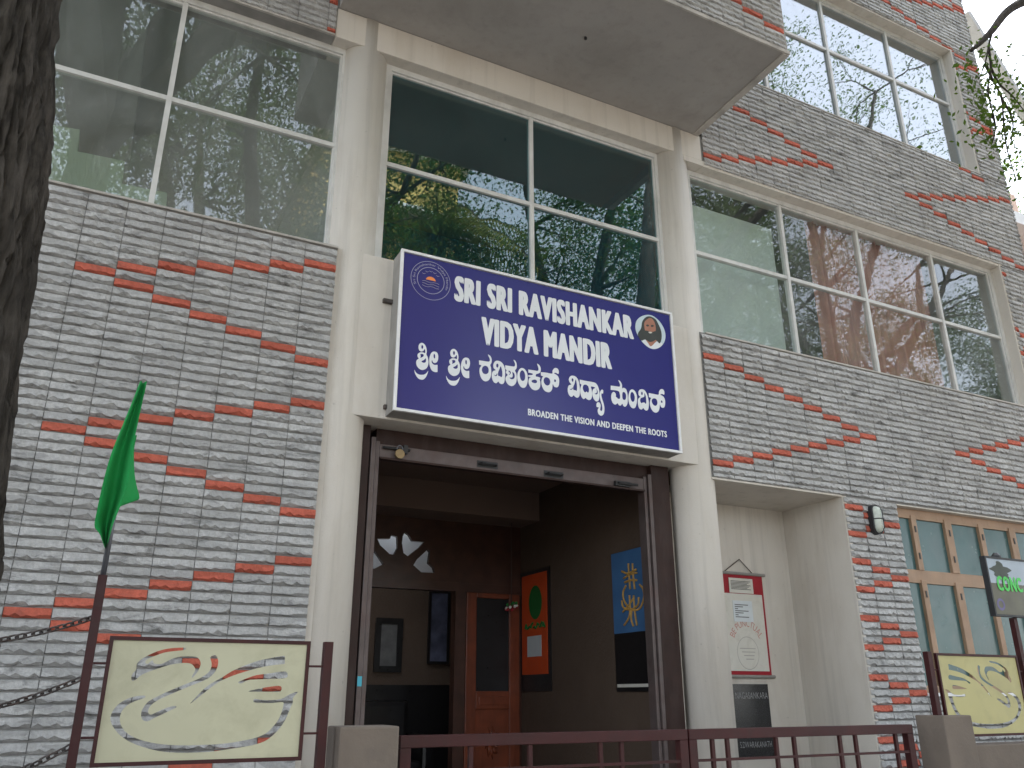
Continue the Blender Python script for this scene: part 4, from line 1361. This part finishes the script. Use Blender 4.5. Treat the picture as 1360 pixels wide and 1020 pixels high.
KS = (120, 830, 4.5333)


def swan_sign(x0, x1, z0, z1, mirror, m_, label, links):
    Y = FY + 0.055
    o = thing('swan_sign', label, 'sign', ((x0 + x1) / 2, Y, z0), 'cut-out swan signs')
    bx0, bx1, bz0, bz1 = 0.4655, 1.1635, 1.380, 1.795      # the left sign, where the outline was read
    loops = []
    for lp in swan:
        q_ = [at(KS[0] + a / KS[2], KS[1] + b / KS[2], Y) for a, b in smooth_loop(lp, 3)]
        L = []
        for p in q_:
            s, t = (p.x - bx0) / (bx1 - bx0), (p.z - bz0) / (bz1 - bz0)
            if mirror:
                s = 1 - s
            L.append((x0 + s * (x1 - x0), z0 + t * (z1 - z0)))
        loops.append(L)
    rect = [(x0 + 0.006, z0 + 0.006), (x1 - 0.006, z0 + 0.006), (x1 - 0.006, z1 - 0.006), (x0 + 0.006, z1 - 0.006)]
    MB().prism([rect] + loops, front(Y), 0.002).build('cut_out_panel', m_, o)
    f_ = 0.013
    for (a, b, c, d) in ((x0, x1, z1 - f_, z1), (x0, x1, z0, z0 + f_), (x0, x0 + f_, z0 + f_, z1 - f_), (x1 - f_, x1, z0 + f_, z1 - f_)):
        box('frame_bar', MAROON, o, a, b, Y - 0.006, Y + 0.012, c, d)
    for z_ in (z0 + 0.09, z1 - 0.09):
        for a, b in links:
            box('link_rod', MAROON, o, a, b, Y + 0.002, Y + 0.01, z_ - 0.004, z_ + 0.004)
    return o


swan_sign(0.4655, 1.1635, 1.380, 1.795, False, SIGNCREAM, 'cream metal sign with cut-out swan facing left beside the left gate pillar', ((0.4265, 0.4655), (1.1635, 1.2175)))
swan_sign(4.69, 5.405, 1.385, 1.823, True, SIGNYEL, 'yellow metal sign with cut-out swan facing right beside the right gate pillar', ((4.658, 4.69), (5.405, 5.502)))

# chains from the post to the left
def chain(pa, pb, sag, label):
    pa, pb = Vector(pa), Vector(pb)
    o = thing('chain', label, 'chain', pb, 'chains on the left post')
    n = 60
    pts = [pa.lerp(pb, i / n) - Vector((0, 0, sag * 4 * (i / n) * (1 - i / n))) for i in range(n + 1)]
    L = sum((pts[i + 1] - pts[i]).length for i in range(n))
    step = 0.0235
    k = int(L / step)
    mesh = None
    acc, i = 0.0, 0
    lens = [0]
    for a, b in zip(pts, pts[1:]):
        lens.append(lens[-1] + (b - a).length)
    for j in range(k):
        s = (j + 0.5) * step
        i = max(0, min(n - 1, int(np.searchsorted(lens, s)) - 1))
        t = (s - lens[i]) / max(1e-6, lens[i + 1] - lens[i])
        c = pts[i].lerp(pts[i + 1], t)
        d = (pts[i + 1] - pts[i]).normalized()
        if mesh is None:
            lk = MB()
            loop = [(0.010 * math.cos(a) + (0.0055 if math.cos(a) > 0 else -0.0055), 0.010 * math.sin(a), 0) for a in np.linspace(0, 2 * math.pi, 13)]
            lk.tube(loop, 0.0034, 5, caps=False)
            first = lk.build('link', RUST, None, smooth=True)
            mesh = first.data
            ob_ = first
        else:
            ob_ = bpy.data.objects.new('link', mesh)
            COL.objects.link(ob_)
        rot = d.to_track_quat('X', 'Z').to_matrix().to_4x4() @ Matrix.Rotation(rad(45 + 90 * (j % 2) + rng.uniform(-12, 12)), 4, 'X')
        ob_.parent = o
        ob_.matrix_parent_inverse = Matrix.Translation(-pb)
        ob_.matrix_basis = Matrix.Translation(c) @ rot
    return o


cy_ = FY + 0.065
cx0 = -0.62
for (u1_, v1_, u2_, v2_, nm) in ((124, 819, 0, 853, 'topmost rusty chain running left from the flag post'), (108, 899, 0, 939, 'middle rusty chain running left from the flag post'), (91, 989, 34, 1018, 'lowest rusty chain running left from the flag post')):
    a = at(u1_, v1_, cy_)
    b = at(u2_, v2_, cy_)
    a.x = 0.408
    sl = (a.z - b.z) / (a.x - b.x)
    chain((cx0, cy_, a.z), (a.x, cy_, a.z), max(0.03, sl * (a.x - cx0) / 4 * 1.25), nm)
post(-0.635, 2.0, 0.94, 'maroon post left of the big tree trunk holding the far chain ends', 0.03)

# flag pole and flag
fy = FY + 0.065
pt0, pt1 = at(150, 690, fy), at(187, 516, fy)
MBp = MB().tube([(0.411, fy, 1.96), (0.413, fy, pt0.z), (pt1.x, fy, pt1.z)], [0.010, 0.0095, 0.008], 12)
fp = MBp.build('flag_pole', PIPE, None, smooth=True)
tag(fp, 'thin grey pipe flag pole standing on top of the maroon post', 'flag pole')
KF = (60, 480, 3.9222)
lefts = [(490, 120), (465, 185), (440, 250), (395, 360), (340, 500), (300, 640), (265, 800), (254, 875), (280, 915), (305, 985)]
rights = [(527, 118), (516, 170), (505, 215), (480, 330), (455, 450), (440, 560), (425, 660), (400, 740), (355, 850), (322, 960)]
ns, ntt = 40, 22
lp1 = smooth_path([(a, b, 0) for a, b in lefts], 5)
lp2 = smooth_path([(a, b, 0) for a, b in rights], 5)
fl = MB()
rows_ = len(lp1)
vs_, fs_ = [], []
for i in range(rows_):
    A, B = lp1[i], lp2[i]
    s = i / (rows_ - 1)
    for j in range(ntt + 1):
        t = j / ntt
        p = A + (B - A) * t
        depth = -0.028 - 0.036 * (0.3 + s) * math.sin(t * math.pi * 2.3 + 0.6 + 0.8 * s) - 0.006 * math.sin(t * 11 + s * 4)
        q_ = at(KF[0] + p[0] / KF[2], KF[1] + p[1] / KF[2], fy)
        vs_.append((q_.x, fy + depth, q_.z))
for i in range(rows_ - 1):
    for j in range(ntt):
        a = i * (ntt + 1) + j
        fs_.append((a, a + ntt + 1, a + ntt + 2, a + 1))
flag = thing('flag', 'limp bright green cloth flag hanging from the pole', 'flag', (pt1.x, fy, at(130, 725, fy).z))
fo = fl.add(vs_, fs_).build('cloth', GREEN, flag, smooth=True)
# the inner fold showing at the right
fold_l = [(470, 380), (452, 450), (440, 560), (420, 650), (395, 735), (385, 755)]
fold_r = [(480, 380), (466, 450), (468, 560), (480, 630), (497, 697), (470, 712)]
f1, f2 = smooth_path([(a, b, 0) for a, b in fold_l], 4), smooth_path([(a, b, 0) for a, b in fold_r], 4)
vs_, fs_ = [], []
for i in range(len(f1)):
    s = i / (len(f1) - 1)
    for j in range(7):
        t = j / 6
        p = f1[i] + (f2[i] - f1[i]) * t
        q_ = at(KF[0] + p[0] / KF[2], KF[1] + p[1] / KF[2], fy)
        vs_.append((q_.x, fy + 0.012 + 0.05 * s * t, q_.z))
for i in range(len(f1) - 1):
    for j in range(6):
        a = i * 7 + j
        fs_.append((a, a + 7, a + 8, a + 1))
MB().add(vs_, fs_).build('inner_fold', GREEN, flag, smooth=True)

# picture board on a post at the right edge
cbY = FY + 0.02
c0, c1 = at(1306, 738, cbY), at(1322, 818, cbY)
px0, pz1, pz0 = 0.5 * (c0.x + c1.x), c0.z, c1.z
px1 = px0 + 0.62
cb = thing('picture_board', 'small landscape picture board with green lettering on a post at right edge', 'sign', (px0 + 0.3, cbY, 1.34))
box('post', MAROON, cb, px0 + 0.215, px0 + 0.247, cbY + 0.03, cbY + 0.062, 1.34, pz0)
fr_ = MB()
for (a, b, c, d) in ((px0, px1, pz1 - 0.012, pz1), (px0, px1, pz0, pz0 + 0.012), (px0, px0 + 0.012, pz0 + 0.012, pz1 - 0.012), (px1 - 0.012, px1, pz0 + 0.012, pz1 - 0.012)):
    fr_.box(a, b, cbY - 0.006, cbY + 0.03, c, d)
fr_.build('frame', LAMPMT, cb)
hz = pz0 + (pz1 - pz0) * 0.55
PRS = mat('print_sky', (0.36, 0.42, 0.48), 0.4, 0.12, 6)
PRG = mat('print_ground', (0.10, 0.095, 0.06), 0.4, 0.3, 9)
PRT = mat('print_tree', (0.02, 0.03, 0.015), 0.4, 0.3, 14)
PRL = mat('print_bright_green', (0.05, 0.55, 0.07), 0.4, 0.1, 10)
PRV = mat('print_violet', (0.12, 0.10, 0.25), 0.4, 0.2, 20)
box('sky_print', PRS, cb, px0 + 0.012, px1 - 0.012, cbY, cbY + 0.02, hz, pz1 - 0.012)
box('ground_print', PRG, cb, px0 + 0.012, px1 - 0.012, cbY, cbY + 0.02, pz0 + 0.012, hz)
tcx, tcz = px0 + 0.135, hz + 0.075
tp = [(tcx + (0.085 + 0.02 * math.sin(5 * a) + 0.012 * math.sin(11 * a)) * math.cos(a), tcz + (0.05 + 0.012 * math.sin(4 * a + 1)) * math.sin(a)) for a in np.linspace(0, 2 * math.pi, 40)[:-1]]
MB().prism([tp], front(cbY - 0.001), 0).box(tcx - 0.008, tcx + 0.008, cbY - 0.0012, cbY - 0.0008, hz - 0.03, tcz).build('tree_print', PRT, cb)
MB().prism([ellipse(px0 + 0.075, pz0 + 0.07, 0.036, 0.036, 24), ellipse(px0 + 0.075, pz0 + 0.07, 0.022, 0.022, 24)], front(cbY - 0.001), 0).build('round_mark', PRV, cb)
ta, tb = at(1325, 778, cbY), at(1372, 757, cbY)
text_on('lettering', 'CONC', PRL, cb, px0 + 0.075, px0 + 0.315, hz - 0.045, hz + 0.045, front(cbY - 0.002), 0.05)
MB().tube([(px0 + 0.10 + 0.05, cbY + 0.02, pz1), (px0 + 0.15, cbY + 0.02, pz1 + 0.012), (px0 + 0.15, cbY + 0.02, pz1 + 0.03)], [0.03, 0.028, 0.012], 12).build('cap', LAMPMT, cb)


# ------------------------------------------------------------------ trees
def leaves(points, per, spread, size, seed):
    r = np.random.default_rng(seed)
    P = np.repeat(np.array(points), per, axis=0)
    n = len(P)
    P = P + r.normal(0, spread, (n, 3)) * np.array([1, 1, 0.6])
    d = r.normal(0, 1, (n, 3))
    d[:, 2] -= 0.3
    d /= np.linalg.norm(d, axis=1)[:, None]
    e = np.cross(d, r.normal(0, 1, (n, 3)))
    e /= np.linalg.norm(e, axis=1)[:, None] + 1e-9
    s = size * r.uniform(0.6, 1.3, (n, 1))
    a = P - d * s * 0.5
    b = P + e * s * 0.24
    c = P + d * s * 0.5
    f = P - e * s * 0.24
    V = np.stack([a, b, c, f], 1).reshape(-1, 3)
    return V, n


def quads_object(name, V, n, m_, parent):
    me = bpy.data.meshes.new(name)
    me.vertices.add(len(V))
    me.vertices.foreach_set('co', V.ravel().astype(np.float32))
    me.loops.add(4 * n)
    me.loops.foreach_set('vertex_index', np.arange(4 * n, dtype=np.int32))
    me.polygons.add(n)
    me.polygons.foreach_set('loop_start', np.arange(0, 4 * n, 4, dtype=np.int32))
    me.update(calc_edges=True)
    me.validate()
    me.materials.append(m_)
    o = bpy.data.objects.new(name, me)
    COL.objects.link(o)
    o.parent = parent
    return o


def tree(label, x, y, h_trunk, height, spread, r0, nlimb, per, lsize, seed, group='street trees', trunk_obj=None, top=None, m_=None):
    r = random.Random(seed)
    t = thing('street_tree', label, 'tree', (0, 0, 0), group)
    mb = MB()
    base = Vector((x, y, 0.0)) if top is None else Vector(top)
    fork = Vector((x + r.uniform(-.3, .3), y + r.uniform(-.3, .3), h_trunk)) if top is None else Vector(top)
    if top is None:
        mid = base.lerp(fork, 0.5) + Vector((r.uniform(-.15, .15), r.uniform(-.15, .15), 0))
        mb.tube([base, base + Vector((0, 0, 0.4)), mid, fork], [r0 * 1.35, r0, r0 * 0.85, r0 * 0.75], 12)
    tips = []
    for i in range(nlimb):
        a = 2 * math.pi * (i + r.uniform(-.3, .3)) / nlimb
        up = r.uniform(0.45, 1.0)
        end = fork + Vector((math.cos(a) * spread * r.uniform(.6, 1) * (1.15 - 0.5 * up), math.sin(a) * spread * r.uniform(.6, 1) * (1.15 - 0.5 * up), (height - h_trunk) * up))
        p = [fork - Vector((0, 0, 0.2))]
        for k in range(1, 6):
            s = k / 5
            q_ = fork.lerp(end, s) + Vector((r.uniform(-.3, .3), r.uniform(-.3, .3), 0.9 * math.sin(s * math.pi) * 0.6 + r.uniform(-.15, .15)))
            p.append(q_)
        rr_ = [r0 * 0.5 * (1 - 0.85 * k / 5) + 0.015 for k in range(6)]
        mb.tube(p, rr_, 8)
        for k in range(2, 6):
            for b in range(3):
                d = Vector((r.uniform(-1, 1), r.uniform(-1, 1), r.uniform(-.25, .7))).normalized()
                L = spread * r.uniform(.25, .5)
                s0 = p[k]
                s1 = s0 + d * L * 0.5 + Vector((0, 0, .1))
                s2 = s0 + d * L + Vector((r.uniform(-.2, .2), r.uniform(-.2, .2), r.uniform(-.3, .2)))
                mb.tube([s0, s1, s2], [rr_[k] * 0.5 + 0.006, 0.018, 0.007], 5)
                tips += [s1.lerp(s2, w) for w in (0.1, 0.5, 0.95)]
                for c_ in range(2):
                    d2 = (d + Vector((r.uniform(-1, 1), r.uniform(-1, 1), r.uniform(-.6, .5)))).normalized()
                    s3 = s1 + d2 * L * 0.55
                    mb.tube([s1, s3], [0.012, 0.005], 4)
                    tips += [s1.lerp(s3, 0.6), s3]
    tr = mb.build('trunk' if top is None else 'limbs', BARK2, t, smooth=True)
    V, n = leaves([tuple(q) for q in tips], per, spread * 0.068, lsize, seed)
    quads_object('crown', V, n, m_ or LEAF, t)
    return t


# the big trunk at the left edge of the picture, on the pavement
TY = -2.75
trunk = MB()
NS, NZ = 210, 320
zt0, zt1 = 0.1, 7.2
edge = [(82, 0), (74, 120), (66, 250), (50, 360), (38, 430), (22, 560), (8, 720), (0, 850)]
ez = [at(u, v, TY).z for u, v in edge][::-1]
ex = [at(u, v, TY).x for u, v in edge][::-1]
vs_, fs_ = [], []
for i in range(NZ + 1):
    z = zt0 + (zt1 - zt0) * i / NZ
    if z < ez[0]:
        xe_ = ex[0] + 0.08 * (ez[0] - z) ** 2 + 0.01
    elif z > ez[-1]:
        xe_ = ex[-1] - 0.02 * (z - ez[-1])
    else:
        xe_ = float(np.interp(z, ez, ex))
    R_ = 0.27 - 0.012 * z + 0.12 * math.exp(-z * 2)
    cx = xe_ - R_ * 1.03
    for j in range(NS):
        a = 2 * math.pi * j / NS
        ca, sa = math.cos(a), math.sin(a)
        wob = noise.noise(Vector((ca * 1.3, sa * 1.3, z * 1.6)))
        n1 = noise.noise(Vector((ca * 2.4 + wob, sa * 2.4 - wob, z * 0.9)))
        n2 = noise.noise(Vector((ca * 8.5 + wob * 1.5, sa * 8.5, z * 1.9 + 7)))
        n3 = noise.noise(Vector((ca * 12.0, sa * 12.0 + wob, z * 6.5 + 3)))
        crack = math.exp(-(n2 / 0.11) ** 2) + 0.5 * math.exp(-(n3 / 0.10) ** 2)
        plate = math.tanh(4 * noise.noise(Vector((ca * 6.5, sa * 6.5, z * 4.5)))) * 0.6
        fine = noise.noise(Vector((ca * 16, sa * 16, z * 14))) + 0.5 * noise.noise(Vector((ca * 34, sa * 34, z * 30)))
        d = 0.012 * n1 - 0.024 * crack + 0.012 * plate + 0.006 * fine
        rr2 = R_ + d
        vs_.append((cx + rr2 * math.cos(a), TY + rr2 * math.sin(a), z))
for i in range(NZ):
    for j in range(NS):
        j2 = (j + 1) % NS
        fs_.append((i * NS + j, i * NS + j2, (i + 1) * NS + j2, (i + 1) * NS + j))
fs_.append(tuple(NZ * NS + j for j in range(NS)))
bigtree = tree('large street tree with dark fissured trunk at the left edge of the picture', 0, 0, 7.0, 12.5, 5.0, 0.32, 9, 80, 0.08, 5, top=(cx, TY, 7.0))
trunk.add(vs_, fs_).build('trunk', BARK, bigtree, smooth=True)

# trees on the opposite side of the street: what the panes reflect
opp = [(-5.5, -9.0, 4.5, 14.5, 5.0, 31, 'leafy street tree across the road opposite the left end of the school'),
       (2.2, -8.6, 5.0, 15.0, 5.2, 32, 'leafy street tree across the road opposite the entrance'),
       (9.5, -9.2, 5.0, 15.5, 5.2, 33, 'leafy street tree across the road opposite the long window'),
       (17.5, -9.0, 6.5, 19.0, 5.6, 34, 'tall street tree across the road opposite the right end of the school'),
       (13.8, -10.2, 4.0, 13.0, 4.6, 36, 'dense lower tree across the road between two taller street trees'),
       (22.5, -9.6, 4.0, 12.5, 4.8, 37, 'dense lower tree far along the opposite pavement before the last one'),
       (29.0, -9.5, 5.0, 13.0, 4.5, 35, 'last street tree far along the opposite pavement to the right')]
for (x, y, ht, hh, sp, sd_, lb) in opp:
    tree(lb, x, y, ht, hh, sp, 0.34, 7, 75 if hh > 17 else 95, 0.08 if hh > 17 else 0.09, sd_)
# tree at the right whose bare limb hangs into the picture
rt = thing('street_tree', 'street tree outside the right edge whose thin limb hangs into the top corner', 'tree', (0, 0, 0), 'street trees')
LY = -1.6
lpt = lambda u, v, Y=LY: at(u, v, Y)
lim = MB()
trk = Vector((6.6, -3.2, 0))
lim.tube([trk, trk + Vector((0, 0, .5)), trk + Vector((.1, .05, 3)), trk + Vector((.2, .1, 6.5)), trk + Vector((.4, .3, 9))], [0.26, 0.2, 0.17, 0.14, 0.1], 12)
main = [trk + Vector((.2, .1, 6.5)), lpt(1420, -30), lpt(1385, -8), lpt(1355, 4), lpt(1335, 18), lpt(1318, 40), lpt(1303, 56), lpt(1290, 67)]
lim.tube(smooth_path([tuple(p) for p in main], 4), list(np.linspace(0.07, 0.018, 29)), 8)
tw = [[(1318, 40), (1313, 62), (1308, 85), (1300, 105)], [(1313, 62), (1316, 90), (1312, 120), (1318, 150), (1314, 160)], [(1308, 85), (1318, 105), (1330, 130), (1333, 165), (1338, 200), (1350, 240)],
      [(1316, 90), (1326, 110), (1345, 128), (1362, 150)], [(1318, 150), (1322, 170), (1318, 190)], [(1330, 130), (1345, 160), (1342, 190)]]
ltips = []
for s_ in tw:
    pp = smooth_path([tuple(lpt(u, v)) for u, v in s_], 4)
    lim.tube(pp, list(np.linspace(0.013, 0.004, len(pp))), 6)
    ltips += [tuple(p) for p in pp[len(pp) // 3:]]
lim.build('trunk', BARK2, rt, smooth=True)
V, n = leaves(ltips, 14, 0.13, 0.06, 77)
quads_object('crown', V, n, LEAF2, rt)

# palm across the road
pm = thing('palm_tree', 'coconut palm with arching yellowish fronds across the road', 'palm', (0, 0, 0))
pc = Vector((6.2, -9.8, 11.5))
MB().tube([(5.6, -9.9, 0), (5.7, -9.9, 4), (6.0, -9.8, 8), tuple(pc)], [0.2, 0.15, 0.13, 0.12], 10).build('trunk', BARK2, pm, smooth=True)
pf = []
stem = MB()
for k in range(16):
    a = 2 * math.pi * k / 16 + rng.uniform(-.1, .1)
    el = rng.uniform(-0.1, 1.0)
    pts = []
    for s in np.linspace(0, 1, 14):
        rr2 = 2.9 * s
        pts.append(pc + Vector((math.cos(a) * rr2 * math.cos(el * 0.6), math.sin(a) * rr2 * math.cos(el * 0.6), 1.6 * el * s - 2.2 * s * s)))
    stem.tube(pts, list(np.linspace(0.03, 0.006, 14)), 5)
    sd2 = Vector((-math.sin(a), math.cos(a), 0))
    for i in range(1, 14):
        for j in range(3):
            p = pts[i - 1].lerp(pts[i], j / 3)
            for sg_ in (-1, 1):
                L = 0.75 * math.sin(math.pi * (0.12 + 0.8 * i / 14))
                tip = p + sd2 * sg_ * L * 0.8 + Vector((0, 0, -L * 0.55)) + (pts[i] - pts[i - 1]) * 0.8
                w = (pts[i] - pts[i - 1]).normalized() * 0.025
                pf += [p - w, p + w, tip + w * 0.2, tip - w * 0.2]
stem.build('frond_stems', BARK2, pm)
quads_object('crown', np.array([tuple(p) for p in pf]), len(pf) // 4, PALML, pm)

# ------------------------------------------------------------------ houses around
yh = thing('yellow_house', 'tall narrow yellow painted house across the road seen in the panes', 'building', (6, -14, 0))
box('wall', YELLOW, yh, 4.3, 8.0, -20, -13.0, 0, 15.5)
box('roof', WHITEP, yh, 4.0, 8.3, -20.3, -12.7, 15.5, 15.8)
for fl_ in range(4):
    for k in range(2):
        x_ = 4.7 + k * 1.7
        z_ = 1.2 + fl_ * 3.6
        w_ = box('window', DARK, yh, x_, x_ + 1.3, -13.0, -12.96, z_, z_ + 1.5)
        box('sunshade', WHITEP, w_, x_ - 0.15, x_ + 1.45, -13.0, -12.45, z_ + 1.6, z_ + 1.7)
nh = thing('neighbour_house', 'terracotta neighbouring house with white slab eave beyond the right end of the school', 'building', (14, 3, 0))
box('wall', TERRA, nh, 11.9, 19.0, 1.5, 9.0, 0, 8.25)
e0 = at(1334, 240, 1.2)
box('eave', WHITEP, nh, 11.3, 19.3, 1.0, 9.3, 8.25, 8.45)
box('parapet', PALEWALL, nh, at(1316, 200, 2.0).x, at(1333, 200, 2.0).x, 2.0, 6.0, 8.45, 9.9)
w_ = box('window', DARK, nh, 13.0, 14.4, 1.47, 1.5, 5.6, 7.2)
box('frame', WHITEP, w_, 12.95, 14.45, 1.44, 1.47, 7.2, 7.3)
# sloping grey roof edge of the house beyond
s0, s1 = at(1280, 20, 3.0), at(1400, 212, 3.0)
MB().bar(s0, s1, 0.25, 0.14, up=(0.3, 0, 1)).build('sloping_roof_edge', SIGNSIDE, nh)
tree('pale green tree beyond the neighbouring house', 16.0, 3.5, 5.0, 12.5, 3.2, 0.25, 6, 50, 0.09, 61, m_=LEAF2)
